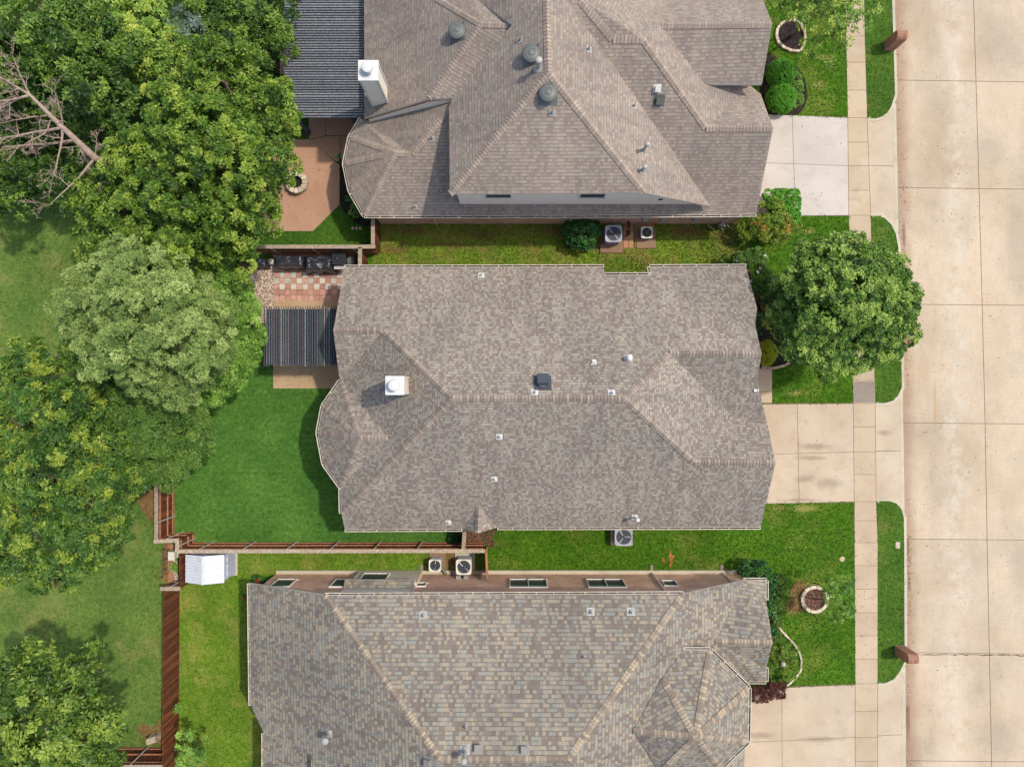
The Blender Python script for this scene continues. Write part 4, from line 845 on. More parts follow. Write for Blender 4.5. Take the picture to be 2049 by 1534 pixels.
# ------------------------------------------------------------------ condensers
def rrect(hx, hy, r, n=5):
    out = []
    for cx, cy, a0 in ((hx-r, hy-r, 0), (-hx+r, hy-r, 90), (-hx+r, -hy+r, 180), (hx-r, -hy+r, 270)):
        for k in range(n+1): a = math.radians(a0+90*k/n); out.append((cx+r*math.cos(a), cy+r*math.sin(a)))
    return out
def ac(u, v, size, h, label, topm='ac_grey', rusty=False, rot=0.0, blades=2, pad=None):
    c = W(u, v, h); root = thing('air_conditioner', label, 'air conditioner', (c.x, c.y, 0), 'condenser units beside the houses'); s = size/2; N = 24
    m = MB(); m.prism([(c.x+x, c.y+y) for x, y in rrect(s*.95, s*.95, s*.25)], 0.1, h-.05); m.build('cabinet', M['ac_side'], root)
    m = MB()
    for zz in np.linspace(.16, h-.14, 9): m.prism([(c.x+x, c.y+y) for x, y in rrect(s*.97, s*.97, s*.26)], zz, zz+.025)
    m.build('louvres', M['ac_grey'], root)
    m = MB(); k = 48; R0 = s*.84; an = [2*math.pi*i/k for i in range(k)]; out = [(s*math.cos(a)/((abs(math.cos(a))**7+abs(math.sin(a))**7)**(1/7)), s*math.sin(a)/((abs(math.cos(a))**7+abs(math.sin(a))**7)**(1/7))) for a in an]
    inn = [(R0*math.cos(a), R0*math.sin(a)) for a in an]
    for i in range(k):
        j = (i+1) % k; o1, o2, i1, i2 = out[i], out[j], inn[i], inn[j]; T = lambda p, z: (c.x+p[0], c.y+p[1], z)
        m.face([T(i1, h-.01), T(o1, h), T(o2, h), T(i2, h-.01)]); m.face([T(o1, h-.07), T(o2, h-.07), T(o2, h), T(o1, h)]); m.face([T(i2, h-.2), T(i1, h-.2), T(i1, h-.01), T(i2, h-.01)])
    m.build('top_panel', M[topm], root)
    m = MB(); m.lathe((c.x, c.y, h-.19), [(R0, 0), (R0, .002)], N); m.build('fan_well', M['dark'], root)
    fb = MB()
    for b in range(blades):
        a = rot+2*math.pi*b/blades
        P = []
        for rr, da, zz in ((.16, -.6, -.07), (.78, -.33, -.09), (.80, .33, -.035), (.16, .6, -.03)): P.append((c.x+R0*rr*math.cos(a+da)*1.15, c.y+R0*rr*math.sin(a+da)*1.15, h+zz))
        fb.face(P)
    fan = fb.build('fan', M['rust' if rusty else 'blade'], root)
    m = MB(); m.lathe((c.x, c.y, h-.1), [(R0*.22, 0), (R0*.22, .05), (R0*.15, .07), (0, .075)], 14); m.build('motor', M['rust' if rusty else 'grey_metal'], fan)
    g = MB()
    for rr in (.3, .5, .7, .9): g.tube([(c.x+R0*rr*math.cos(2*math.pi*i/20), c.y+R0*rr*math.sin(2*math.pi*i/20), h+.0) for i in range(21)], .003, 4, caps=False)
    for i in range(6): a = math.pi*i/6; g.tube([(c.x-R0*math.cos(a), c.y-R0*math.sin(a), h), (c.x+R0*math.cos(a), c.y+R0*math.sin(a), h)], .003, 4)
    g.build('grille', M['black_metal'], root)
    m = MB(); p = pad or (s+.12, s+.12, 0, 0); m.box((c.x+p[2], c.y+p[3], .05), (p[0]*2, p[1]*2, .1)); m.build('pad', M['conc_kerb' if not pad else 'pad_brown'], root)
    return root
ac(1228, 467.5, .87, .95, 'large grey condenser on a brick pad by the topmost house wall', 'ac_grey', rot=2.05, pad=(.58,.60,.0,-.22))
ac(1294.5, 465, .6, .6, 'small cream condenser with rusty fan on its own slab', 'ac_beige', True, .7, 2, pad=(.5,.5,.06,-.22))
ac(1248, 1074, .92, .8, 'round cornered condenser half hidden under the middle house eave', 'ac_grey', rot=3.9, blades=3)
ac(870.5, 1131, .64, .75, 'small pale condenser next to the teal hose', 'ac_beige', rot=1.2, pad=(.44,.46,.06,.1))
ac(928, 1134, .80, .95, 'larger cornered condenser between the teal hose and the thin fence panel', 'ac_beige', rot=-1.0)
slabs('paver_pad', [[(1247,447),(1255,447),(1255,466),(1247,466)], [(1255,447),(1268,447),(1268,464),(1255,464)], [(1247,466),(1256,466),(1256,480),(1247,480)], [(1256,464),(1268,464),(1268,480),(1256,480)], [(1247,480),(1257,480),(1257,497),(1247,497)], [(1257,480),(1267,480),(1267,497),(1257,497)],
      [(1270,447),(1309,447),(1309,496),(1270,496)], [(1202,480),(1247,480),(1247,499),(1202,499)]], M['paver_tan'], 0.06)
m = MB()
for k in range(3):
    a = W(1252+k*3, 470, .25); m.tube([W(1255+k*2,441,.7), W(1258+k, 455, .3), W(1261-k*3, 470, .12), W(1252-k, 470+3*k, .35)], .022, 6)
tag(m.build('refrigerant_lines', M['black_metal'], base=W(1256,465,0)), 'black looping refrigerant lines between the two upper condensers', 'pipes')
m = MB(); m.tube([W(882,1134,.5), W(888,1142,.35), W(893,1149,.25), W(896,1157,.4)], .07, 8); m.tube([W(905,1146,.2), W(902,1152,.2), W(899,1158,.4)], .04, 8)
tag(m.build('garden_hose', M['teal'], base=W(890,1147,0)), 'teal wrapped hose between the two lower condensers', 'hose')
m = MB(); m.tube([W(884,1137,.7), W(893,1149,.4), W(904,1158,.9)], .025, 6); tag(m.build('copper_line', M['rust'], base=W(893,1149,0)), 'thin copper line running above the teal hose to the wall', 'pipe')
# ------------------------------------------------------------------ covered grills and patio things
def cover(name, label, u0, v0, u1, v1, h, cat, seed, flare=.1, amp=.05):
    rr = random.Random(seed); a, b = W(u0, v0, h), W(u1, v1, h); cx, cy = (a.x+b.x)/2, (a.y+b.y)/2; sx, sy = abs(b.x-a.x)/2, abs(b.y-a.y)/2
    bm = bmesh.new(); bmesh.ops.create_grid(bm, x_segments=26, y_segments=18, size=1.0)
    from mathutils import noise
    for vt in bm.verts:
        x, y = vt.co.x, vt.co.y; e = max(abs(x), abs(y)); t = max(0, (e-.74)/.26)
        nn = noise.noise(Vector((x*2.2+seed, y*2.2, 0)))+.5*noise.noise(Vector((x*6, y*6, seed)))
        fx = 1+flare*t*(1+.6*math.sin(9*math.atan2(y, x)+seed)); k = 1/.76 if e < .76 else 1/e
        zz = h*(1-t**1.1*.97)+amp*nn*(1-t*.6)
        vt.co = Vector((cx+x*k*sx*fx, cy+y*k*sy*fx, max(.03, zz)))
    me = bpy.data.meshes.new(name); bm.to_mesh(me); bm.free(); me.materials.append(M['black_vinyl']); me.polygons.foreach_set('use_smooth', [True]*len(me.polygons))
    o = bpy.data.objects.new(name, me); me.transform(Matrix.Translation((-cx, -cy, 0))); o.location = (cx, cy, 0); C.objects.link(o); return tag(o, label, cat, 'black covered grills on the paver patio')
cover('covered_grill', 'long smooth black covered grill, first from the gravel', 551, 511, 604, 532, 1.1, 'covered grill', 1, .16, .03)
cover('covered_grill', 'wrinkled black covered grill with sagging cover beside the square smoker', 612, 512, 661, 538, 1.1, 'covered grill', 4, .28, .09)
cover('covered_planter', 'small black sack-like cover under the leaves next to the gravel', 507, 517, 530, 532, .7, 'covered grill', 9, .25, .07)
g = thing('smoker_grill', 'square black smoker with a small knob on its lid', 'smoker', W(677, 520, 0)); c = W(678, 517, 1.15)
m = MB(); m.prism([(c.x+x, c.y+y) for x, y in rrect(.33, .28, .06)], .45, 1.12); m.prism([(c.x+x, c.y+y) for x, y in rrect(.36, .31, .07)], 1.12, 1.17); m.build('firebox', M['black_metal'], g)
m = MB(); m.lathe((c.x-.12, c.y, 1.17), [(.03, 0), (.03, .04), (.06, .06), (0, .08)], 10); m.build('knob', M['black_metal'], g)
for sx, sy in ((1,1),(-1,1),(1,-1),(-1,-1)):
    m = MB(); m.box((c.x+sx*.28, c.y+sy*.23, .24), (.05,.05,.46)); m.build('leg', M['black_metal'], g)
m = MB(); m.box((c.x, c.y-.42, .85), (.62,.2,.03)); m.bar((c.x-.25, c.y-.5, .95), (c.x+.25, c.y-.5, .95), .03, .03); m.build('front_shelf', M['steel'], g)
g = thing('round_table', 'small round grey-topped black table beside the smoker', 'table', W(702, 523, 0)); c = W(701, 522, .75)
m = MB(); m.lathe((c.x, c.y, .7), [(.2, 0), (.22, .02), (.22, .05), (.2, .06), (.19,.05)], 24); m.build('tabletop', M['greenbox'], g); m = MB(); m.lathe((c.x, c.y, 0), [(.18, 0), (.18, .03), (.04, .06), (.04, .7)], 16); m.build('pedestal', M['black_metal'], g)
g = thing('propane_tank', 'white round propane tank between the black covers', 'gas tank', W(540, 526, 0)); c = W(540, 522, .5)
m = MB(); m.lathe((c.x, c.y, .03), [(.1,0),(.15,.05),(.16,.12),(.16,.32),(.12,.40),(.03,.43)], 20); m.build('tank', M['whitepipe'], g); m = MB(); m.lathe((c.x, c.y, .45), [(.09,0),(.09,.09),(.075,.09),(.075,0)], 16); m.box((c.x,c.y,.5),(.05,.05,.08)); m.build('valve_collar', M['grey_metal'], g)
g = thing('fire_pit', 'round pale stone fire pit on the terracotta patio', 'fire pit', W(592, 365, 0)); c = W(593, 364, .42)
m = MB()
for lay in range(3):
    for k in range(16):
        a = 2*math.pi*(k+.5*(lay % 2))/16; m.box((c.x+.47*math.cos(a), c.y+.47*math.sin(a), .08+.13*lay), (.14, .175, .12), a)
m.build('stone_ring', M['stone'], g)
m = MB()
for k in range(12): a = 2*math.pi*k/12; m.box((c.x+.44*math.cos(a), c.y+.44*math.sin(a), .43), (.27, .225, .05), a)
m.build('cap_stones', M['stone'], g); m = MB(); m.lathe((c.x, c.y, .2), [(.36, 0), (.36, .01)], 20); m.build('ash_bed', M['mulch'], g)
for k, (u, v) in enumerate(((706,457),(713.5,457),(721,457))):
    m = MB(); c = W(u, v); m.lathe((c.x, c.y, .0), [(.075, 0), (.08, .03), (.06, .04), (0, .04)], 14, wob=.06)
    tag(m.build('stepping_stone', M['stone'], base=(c.x,c.y,0)), ['left one of three small round stones near the bay of the topmost house', 'centre one of three small round stones near the bay of the topmost house', 'right one of three small round stones near the bay of the topmost house'][k], 'stone', 'row of small round stones')
# ------------------------------------------------------------------ mailboxes and small street things
def mailbox(u, v, label):
    c = W(u, v, 0); root = thing('brick_mailbox', label, 'mailbox', (c.x, c.y, 0), 'brick mailboxes at the kerb'); hx, hy, hs = .26, .25, 1.12
    prof = [(-hy, 0), (hy, 0), (hy, hs)]+[(hy*math.cos(a), hs+.24*math.sin(a)) for a in [math.pi*k/10 for k in range(1, 10)]]+[(-hy, hs)]
    m = MB(); k = len(prof)
    m.face([(c.x+hx, c.y+p, z) for p, z in prof]); m.face([(c.x-hx, c.y+p, z) for p, z in prof[::-1]]); d = 0
    for i in range(k):
        a, b = prof[i], prof[(i+1) % k]; L = math.hypot(b[0]-a[0], b[1]-a[1])
        if i < 3 or i == k-1: m.face([(c.x-hx, c.y+a[0], a[1]), (c.x+hx, c.y+a[0], a[1]), (c.x+hx, c.y+b[0], b[1]), (c.x-hx, c.y+b[0], b[1])])
        else: m.face([(c.x-hx, c.y+a[0], a[1]), (c.x+hx, c.y+a[0], a[1]), (c.x+hx, c.y+b[0], b[1]), (c.x-hx, c.y+b[0], b[1])], 0, [(0, d), (.52, d), (.52, d+L), (0, d+L)])
        d += L
    m.build('brick_pillar', M['brick_mb'], root)
    m = MB(); m.box((c.x+hx+.01, c.y, 1.02), (.03, .2, .16)); m.lathe((c.x+hx+.02, c.y, 1.1), [(.012, 0), (.012, .03)], 8); m.build('mailbox_door', M['black_metal'], root)
    m = MB(); m.box((c.x, c.y, .03), (.54, .52, .06)); m.build('footing', M['conc_grey'], root)
mailbox(1778.5, 93, 'brick arched mailbox nearest the lime tree, topmost of the three')
mailbox(1788, 686, 'brick arched mailbox poking out from under the street oak')
mailbox(1800, 1300, 'brick arched mailbox at the bottom end of the parkway by a rounded kerb')
m = MB(); c = W(1685, 1118); m.lathe((c.x, c.y, 0), [(.14, 0), (.14, .02), (.1, .03), (0, .03)], 16); tag(m.build('valve_cover', M['stone'], base=(c.x,c.y,0)), 'round pale valve cover in the front lawn near the sidewalk', 'valve cover')
m = MB(); c = W(1796, 1090); m.prism([(c.x+x, c.y+y) for x, y in rrect(.12,.17,.05)], 0, .03); m.prism([(c.x+x*.7, c.y+y*.7) for x, y in rrect(.12,.17,.05)], .03, .035); tag(m.build('meter_cover', M['conc_kerb'], base=(c.x,c.y,0)), 'small rounded meter cover in the parkway grass by the kerb', 'meter cover')
g = thing('globe_lamp', 'white globe on a short post in the flower bed', 'garden globe', W(1566,1327,0)); c = W(1567, 1328, .75)
m = MB(); m.lathe((c.x, c.y, .62), [(0,0),(.08,.03),(.125,.1),(.135,.16),(.11,.23),(.05,.28),(0,.285)], 20); m.build('globe', M['lead'], g, smooth=True); m = MB(); m.lathe((c.x,c.y,0),[(.05,0),(.03,.1),(.03,.62)],10); m.build('post', M['black_metal'], g)
def rock(u, v, r, label, mat, h=.3, st=1.6, rz=0):
    c = W(u, v); bm = bmesh.new(); bmesh.ops.create_icosphere(bm, subdivisions=2, radius=1)
    for vt in bm.verts: vt.co *= random.uniform(.82, 1.12)
    me = bpy.data.meshes.new('boulder'); bm.transform(Matrix.Rotation(rz, 4, 'Z') @ Matrix.Diagonal((r*st, r, h, 1))); bm.to_mesh(me); bm.free(); me.materials.append(mat)
    o = bpy.data.objects.new('boulder', me); o.location = (c.x, c.y, h*.4); C.objects.link(o); return tag(o, label, 'rock')
rock(1530, 617, .2, 'tan angular rock in the black mulch by the house front', M['rock'], .2, 1.7, -.9)
rock(1526, 595, .12, 'small dim rock above the tan angular one', M['rock'], .12)
rock(1560, 1213-28, .09, 'little pale rock between the clipped mounds', M['stone'], .1)
rock(1550, 1223, .07, 'tiny pale rock below the second clipped mound', M['stone'], .08)
# ------------------------------------------------------------------ foliage
def leafmesh(name, base, dirs, L, Wd, tint, mat, parent=None, origin=None):
    """diamond leaves; base (N,3) dirs (N,3) unit"""
    N = len(base); up = rng.normal(size=(N, 3))*0.55+np.array([0, 0, 1.0]); side = np.cross(dirs, up); side /= (np.linalg.norm(side, axis=1)[:, None]+1e-9)
    L = np.asarray(L).reshape(-1, 1)*np.ones((N, 1)); Wd = np.asarray(Wd).reshape(-1, 1)*np.ones((N, 1)); nn = np.cross(side, dirs)
    v = np.empty((N, 4, 3)); v[:, 0] = base; mid_ = base+dirs*L*.5-nn*L*.06; v[:, 1] = mid_+side*Wd/2; v[:, 2] = base+dirs*L-nn*L*.15; v[:, 3] = mid_-side*Wd/2
    off = np.array(org(parent) if parent else (origin if origin is not None else (0, 0, 0))); v = (v.reshape(-1, 3)-off).astype(np.float32)
    me = bpy.data.meshes.new(name); me.vertices.add(N*4); me.vertices.foreach_set('co', v.ravel()); me.loops.add(N*4); me.loops.foreach_set('vertex_index', np.arange(N*4, dtype=np.int32))
    me.polygons.add(N); me.polygons.foreach_set('loop_start', np.arange(0, N*4, 4, dtype=np.int32)); me.polygons.foreach_set('loop_total', np.full(N, 4, dtype=np.int32))
    at = me.attributes.new('tint', 'FLOAT', 'FACE'); at.data.foreach_set('value', np.clip(tint, 0, 1).astype(np.float32)); me.materials.append(mat); me.update(calc_edges=True)
    o = bpy.data.objects.new(name, me); C.objects.link(o)
    if parent: o.parent = parent
    elif origin is not None: o.location = origin
    return o
def unit(a): return a/(np.linalg.norm(a, axis=-1, keepdims=True)+1e-9)
def crown(blobs, dens, leafL, leafW, ros=7, clump=.45, squash=.75, spread=.7, tvar=.22, droop=0, low=-.35, edge=1.0, jit=.13):
    """blobs: (centre Vector, radius). returns base, dirs, tint arrays"""
    cs = np.array([b[0] for b in blobs], float); rs = np.array([b[1] for b in blobs], float); cl = []; cld = []; clt = []
    for i, (c, r) in enumerate(zip(cs, rs)):
        n = int(dens*r*r*4*math.pi*.55/(clump*clump*3.14)); d = unit(rng.normal(size=(n*2, 3))); d = d[d[:, 2] > low][:n]
        rad = r*(1-np.abs(rng.normal(0, jit, len(d)))*1.2); kk = jit/.13; lob = 1+.10*kk*np.sin(d[:, 0]*5+i)+.09*kk*np.sin(d[:, 1]*6+2*i)+.08*rng.normal(size=len(d))*edge*kk
        p = c+d*(rad*lob)[:, None]*np.array([1, 1, squash]); dd = np.linalg.norm((p[:, None]-cs[None])/np.array([1, 1, squash]), axis=2)/rs[None]; dd[:, i] = 9
        keep = (dd.min(1) > .76) | (rng.random(len(p)) < .06); cl.append(p[keep]); cld.append(d[keep]); clt.append(rng.normal(0, tvar*.8, keep.sum())+rng.normal(0, .06))
    cl = np.vstack(cl); cld = np.vstack(cld); clt = np.concatenate(clt); nr = max(4, int(clump*clump*3.14*2.2/((leafL*1.3)**2*1.2)))
    k = len(cl)*nr; ci = np.repeat(np.arange(len(cl)), nr); q = unit(rng.normal(size=(k, 3))+cld[ci]*.9+np.array([0, 0, .35])); sz = clump*rng.uniform(.55, 1.15, len(cl))[ci]
    rp = cl[ci]+q*(sz*rng.uniform(.35, 1.0, k)**.6)[:, None]*np.array([1, 1, .7]); rt = clt[ci]+rng.normal(0, tvar*.5, k)+.10*q[:, 2]
    ax = unit(q+cld[ci]*.5+np.array([0, 0, .5-droop])); n2 = k*ros; ri = np.repeat(np.arange(k), ros); rd = unit(np.cross(ax[ri], unit(rng.normal(size=(n2, 3)))))
    dirs = unit(ax[ri]*(1-spread)*rng.uniform(.2, 1.6, (n2, 1))+rd*spread); base = rp[ri]+rd*leafL*.08; tint = .48+rt[ri]+rng.normal(0, .07, n2); return base, dirs, tint, cl
def branches(m, root, tips, r0, fork, seed, nmax=60):
    rr = random.Random(seed); root = Vector(root); fork = Vector(fork); m.tube([root, root.lerp(fork, .5)+Vector((rr.uniform(-.1,.1), rr.uniform(-.1,.1), 0)), fork], [r0, r0*.8, r0*.65], 10)
    main = []
    for t in tips[:nmax]:
        t = Vector(t); near = min(main, key=lambda q: (q-t).length) if main and (min((q-t).length for q in main) < (fork-t).length*.8) else None
        st, rs = (near, r0*.22) if near is not None else (fork, r0*.42)
        mid_ = st.lerp(t, .5)+Vector((rr.uniform(-.15,.15), rr.uniform(-.15,.15), rr.uniform(0,.25))); m.tube([st, mid_, t], [rs, rs*.6, r0*.07], 6); main.append(mid_); main.append(t)
def ragged(lst, seed, n=3):
    rr = random.Random(seed); out = []
    for u, v, r, z in lst:
        if r < 34: out.append((u, v, r*.92, z)); continue
        rm = r/38; out.append((u, v, r*.62, z+rm*.22))
        a0 = rr.uniform(0, 6.283)
        for k in range(5):
            a = a0+k*1.257+rr.uniform(-.35, .35); q = rr.uniform(.42, .58); out.append((u+r*q*math.cos(a), v+r*q*math.sin(a), r*rr.uniform(.36, .52), z+rm*rr.uniform(-.32, .2)))
    for u, v, r, z in lst:
        for k in range(n):
            a = rr.uniform(0, 6.283); q = rr.uniform(.62, 1.02); out.append((u+r*q*math.cos(a), v+r*q*math.sin(a), r*rr.uniform(.2, .38), z+rr.uniform(-.5, .5)+(r/38*.55*(1-q)*1.2)))
    return out
def px_blobs(lst): return [(W(u, v, z), r*(H-z)/F) for u, v, r, z in lst]
def tree(name, label, blobs, trunk, leaf, lm, dens=1.6, clump=.42, ros=7, group=None, cat='tree', bark='bark', r0=.16, spread=.7, squash=.75, fork=None, extra=None, droop=0, tvar=.28, edge=1.0, low=-.35, rag=3):
    tb = W(*trunk); root = thing(name, label, cat, tb, group); B = px_blobs(ragged(blobs, len(label), rag)); base, dirs, tint, cl = crown(B, dens, leaf[0], leaf[1], ros, clump, squash, spread, droop=droop, tvar=tvar, edge=edge, low=low)
    if extra: tint = extra(base, tint)
    leafmesh('crown', base, dirs, leaf[0]*rng.uniform(.7, 1.25, len(base)), leaf[1]*rng.uniform(.8, 1.2, len(base)), tint, M[lm], root)
    c = sum((b[0] for b in B), Vector())/len(B); fk = Vector((tb.x*.6+c.x*.4, tb.y*.6+c.y*.4, c.z*.4)) if fork is None else Vector(fork); m = MB()
    idx = rng.permutation(len(cl))[:22]; tips = [b[0] for b in B[:60:4]]+[tuple(cl[i]) for i in idx]; branches(m, tb, tips, r0, fk, len(label)); m.build('trunk', M[bark], root); print(label, len(base)); return root
GT = 'trees on the greenbelt'
tree('broadleaf_tree', 'large full green tree beside the dark patio cover and the terracotta patio', [(450,165,95,8),(520,210,70,7.5),(540,290,55,6.5),(400,260,110,8.5),(300,330,80,7.5),(460,340,105,8),(360,380,100,8),(250,420,75,7),(220,470,55,6),(330,480,85,7),(450,460,80,6.5),(500,420,60,6),(400,520,40,5.5),(490,490,35,5),(390,120,50,7),(200,390,45,6.5),(560,250,36,6.2),(562,330,26,5.6),(572,362,14,4.6),(545,190,42,6.8),(470,120,40,7),(160,420,30,5.5)], (440,330), (.14,.062), 'lf_big', 1.55, .34, 7, GT, r0=.28)
tree('broadleaf_tree', 'deep green long-leaved tree in the top left corner', [(50,60,95,7),(140,60,80,7),(60,170,80,5.4),(160,160,80,6.5),(225,110,55,6),(230,210,60,5.5),(120,250,60,4.2),(50,330,75,3.6),(140,330,70,3.6),(30,230,70,4.2),(200,290,50,4.5),(20,400,40,4),(-40,120,90,7),(-50,300,80,3.8)], (190,200), (.19,.07), 'lf_dark', 1.6, .42, 7, GT, r0=.24, tvar=.26)
tree('tall_shrub', 'yellow-green bushy shrub between the corner tree and the grey-blue shrub', [(250,70,50,5),(300,80,55,4.8),(290,30,55,4.8),(340,90,45,4.6),(230,15,45,4.8),(300,140,45,4.5)], (340,140), (.17,.07), 'lf_lime', 1.5, .36, 7, GT, cat='shrub', r0=.1)
tree('tall_shrub', 'leafy green shrub row against the dark patio cover', [(430,20,55,4),(500,30,50,4),(550,60,36,3.8),(560,15,32,3.8),(460,70,40,3.6),(520,95,32,3.4),(410,70,36,3.8),(575,100,16,3)], (520,110), (.2,.055), 'lf_dark', 2.4, .36, 7, GT, cat='shrub', r0=.08)
tree('tall_shrub', 'grey-blue spiky shrub at the top of the big tree', [(368,52,30,4.9),(350,34,20,4.9),(385,66,18,4.8)], (400,90), (.24,.03), 'lf_blue', 1.3, .3, 9, None, cat='shrub', r0=.06)
tree('feathery_tree', 'pale grey-green feathery tree beside the pergola, tallest near the turf', [(250,560,80,8.5),(200,620,70,7.5),(330,590,85,8.5),(280,660,95,9),(360,680,85,8.5),(210,700,65,7.5),(300,740,60,7.5),(370,760,48,7),(250,505,36,8),(310,520,40,7.5),(125,610,26,6.5),(150,560,28,7),(420,640,55,7),(430,700,45,6.5),(360,800,22,6.5),(405,590,40,6.5),(150,650,35,7)], (430,680), (.115,.035), 'lf_pale', 1.6, .33, 8, GT, r0=.22, spread=.6, tvar=.24, rag=4)
tree('feathery_tree', 'bright green feathery tree spilling over the gravel by the pergola', [(440,570,48,4.2),(470,620,45,4.2),(485,690,38,3.8),(450,740,45,4),(410,780,30,4),(505,670,20,3.5),(480,570,24,3.4),(420,620,50,4.4),(430,690,50,4.2)], (490,670), (.13,.042), 'lf_bright', 3.0, .32, 8, GT, r0=.1, spread=.6)
tree('broadleaf_tree', 'dense dark evergreen tree hanging over the turf corner', [(300,850,85,4.6),(370,870,48,4.2),(250,800,60,4.6),(350,930,36,4),(270,920,45,4.2),(215,860,50,4.6),(385,830,26,4),(320,800,60,4.6),(375,910,36,4),(392,865,26,3.9),(330,940,30,3.8),(290,870,50,5)], (380,860), (.13,.05), 'lf_E', 2.8, .36, 7, GT, r0=.16, tvar=.14)
def ylw(b, t):
    f = np.sin(b[:, 0]*3.9+1)*np.sin(b[:, 1]*3.3+np.sin(b[:, 0]))+.5*np.sin(b[:, 0]*.8+b[:, 1]*.7+4); return t-.05+.24*(f > 1.15)
tree('broadleaf_tree', 'wide olive tree with yellow blossom patches on the greenbelt', [(70,740,62,5.5),(120,820,80,6),(40,850,85,6),(180,900,65,5.8),(80,950,95,6.5),(170,990,85,6.2),(60,1050,80,6),(140,1090,80,5.8),(220,1030,50,5),(110,1150,40,5),(200,1110,36,4.8),(240,960,36,4.8),(20,1130,45,5.2),(-20,950,90,6),(190,800,45,5.2),(140,700,30,5)], (190,950), (.15,.058), 'lf_yel', 1.7, .38, 7, GT, r0=.22, extra=ylw)
tree('broadleaf_tree', 'olive green tree in the bottom left corner', [(60,1390,90,6),(140,1390,70,6),(90,1480,100,6.5),(20,1330,48,5.5),(185,1345,36,5.2),(70,1310,36,5.2),(180,1450,60,5.6),(200,1520,50,5),(0,1450,80,6),(160,1300,30,5),(100,1560,90,6),(215,1400,26,4.6)], (200,1400), (.21,.08), 'lf_G', 1.35, .42, 7, GT, r0=.2, tvar=.26)
tree('street_oak', 'round mid green street tree over the sidewalk and parkway', [(1650,560,62,5.5),(1710,560,60,6),(1760,580,56,6),(1650,630,72,5.8),(1720,620,55,6.3),(1785,620,48,5.6),(1800,600,34,5.4),(1605,600,42,4.6),(1590,650,40,4.2),(1600,560,36,4.4),(1640,690,56,5.2),(1685,700,36,5),(1760,690,46,5),(1720,715,32,4.8),(1680,520,44,5.2),(1745,520,38,5.2),(1630,520,40,5),(1770,650,50,5.6),(1560,640,26,3.6),(1565,590,24,3.6),(1620,660,60,5),(1655,735,14,4.5),(1820,590,18,5),(1575,620,34,4),(1700,500,34,5.2),(1780,545,36,5.4),(1720,690,44,5),(1600,690,36,4.2),(1740,600,60,6)], (1690,640), (.135,.05), 'lf_oak', 2.5, .29, 8, r0=.17)
tree('lime_tree', 'thin yellow-green tree growing out of the stone ringed mulch', [(1620,30,36,5),(1665,40,38,5),(1690,75,24,4.6),(1650,95,26,4.4),(1620,90,20,4.2),(1690,20,36,5),(1560,20,22,4),(1735,15,20,4.6),(1640,-20,50,5.2),(1715,45,20,4.5),(1570,-10,30,4.4)], (1583,73), (.15,.045), 'lf_lime', .85, .26, 7, r0=.09, edge=2)
tree('sapling', 'staked young tree in the white block ring', [(1668,1195,22,3.0),(1690,1185,18,3.0),(1695,1210,20,3.2),(1675,1220,22,2.9),(1665,1175,16,2.8),(1708,1235,9,2.6),(1700,1160,9,2.6)], (1628,1197), (.08,.034), 'lf_bright', .95, .2, 6, r0=.04, edge=2)
tree('tall_shrub', 'loose green shrub leaning on the red-brown fence at bottom left', [(375,1475,18,2.2),(395,1490,22,2.0),(380,1515,24,1.8),(365,1500,16,1.9),(410,1475,9,1.8),(362,1420,8,1.4)], (385,1495), (.13,.06), 'lf_bright', 1.0, .26, 7, cat='shrub', r0=.04)
# stakes
for (u1, v1, u2, v2), lb in (((1627,1166,1640,1168), 'short dark stake above the white block ring'), ((1625,1228,1637,1239), 'short dark stake below the white block ring')):
    m = MB(); m.tube([W(u1, v1, .05), W(u2, v2, .5)], .022, 6); m.lathe(W(u2, v2, .48), [(.03,0),(.03,.04),(0,.05)], 6); tag(m.build('tree_stake', M['black_metal'], base=W(u1, v1, 0)), lb, 'stake', 'stakes around the sapling')
# dead tree
g = thing('dead_tree', 'bare grey-tan dead tree leaning over the dark trees at left', 'tree', W(215, 340, 0)); m = MB(); rd = random.Random(5)
def limb(p, d, L, r, depth):
    pts = [p]; rad = [r]; q = Vector(p); dd = Vector(d).normalized(); n = 5
    for k in range(n):
        dd = (dd+Vector((rd.uniform(-.16,.16), rd.uniform(-.16,.16), rd.uniform(-.10,.14)))).normalized(); q = q+dd*L/n; pts.append(q.copy()); rad.append(max(.006, r*(1-.75*(k+1)/n)))
        if depth > 0 and rd.random() < .95:
            for _ in range(1 if depth < 3 else rd.choice((1, 2))):
                s = Vector((rd.uniform(-1,1), rd.uniform(-1,1), rd.uniform(-.25,.5))).normalized(); limb(q, dd*.75+s*.9, L*rd.uniform(.25, .48), max(.007, rad[-1]*.6), depth-1)
    m.tube(pts, rad, 6 if r > .03 else 4)
b0, b1, b2 = W(190, 316, 6.4), W(125, 255, 7.6), W(60, 190, 8.2)
m.tube([W(262,352,0), W(252,345,3.5), W(228,333,5.4), b0, b1, b2], [.2,.19,.175,.15,.11,.06], 10)
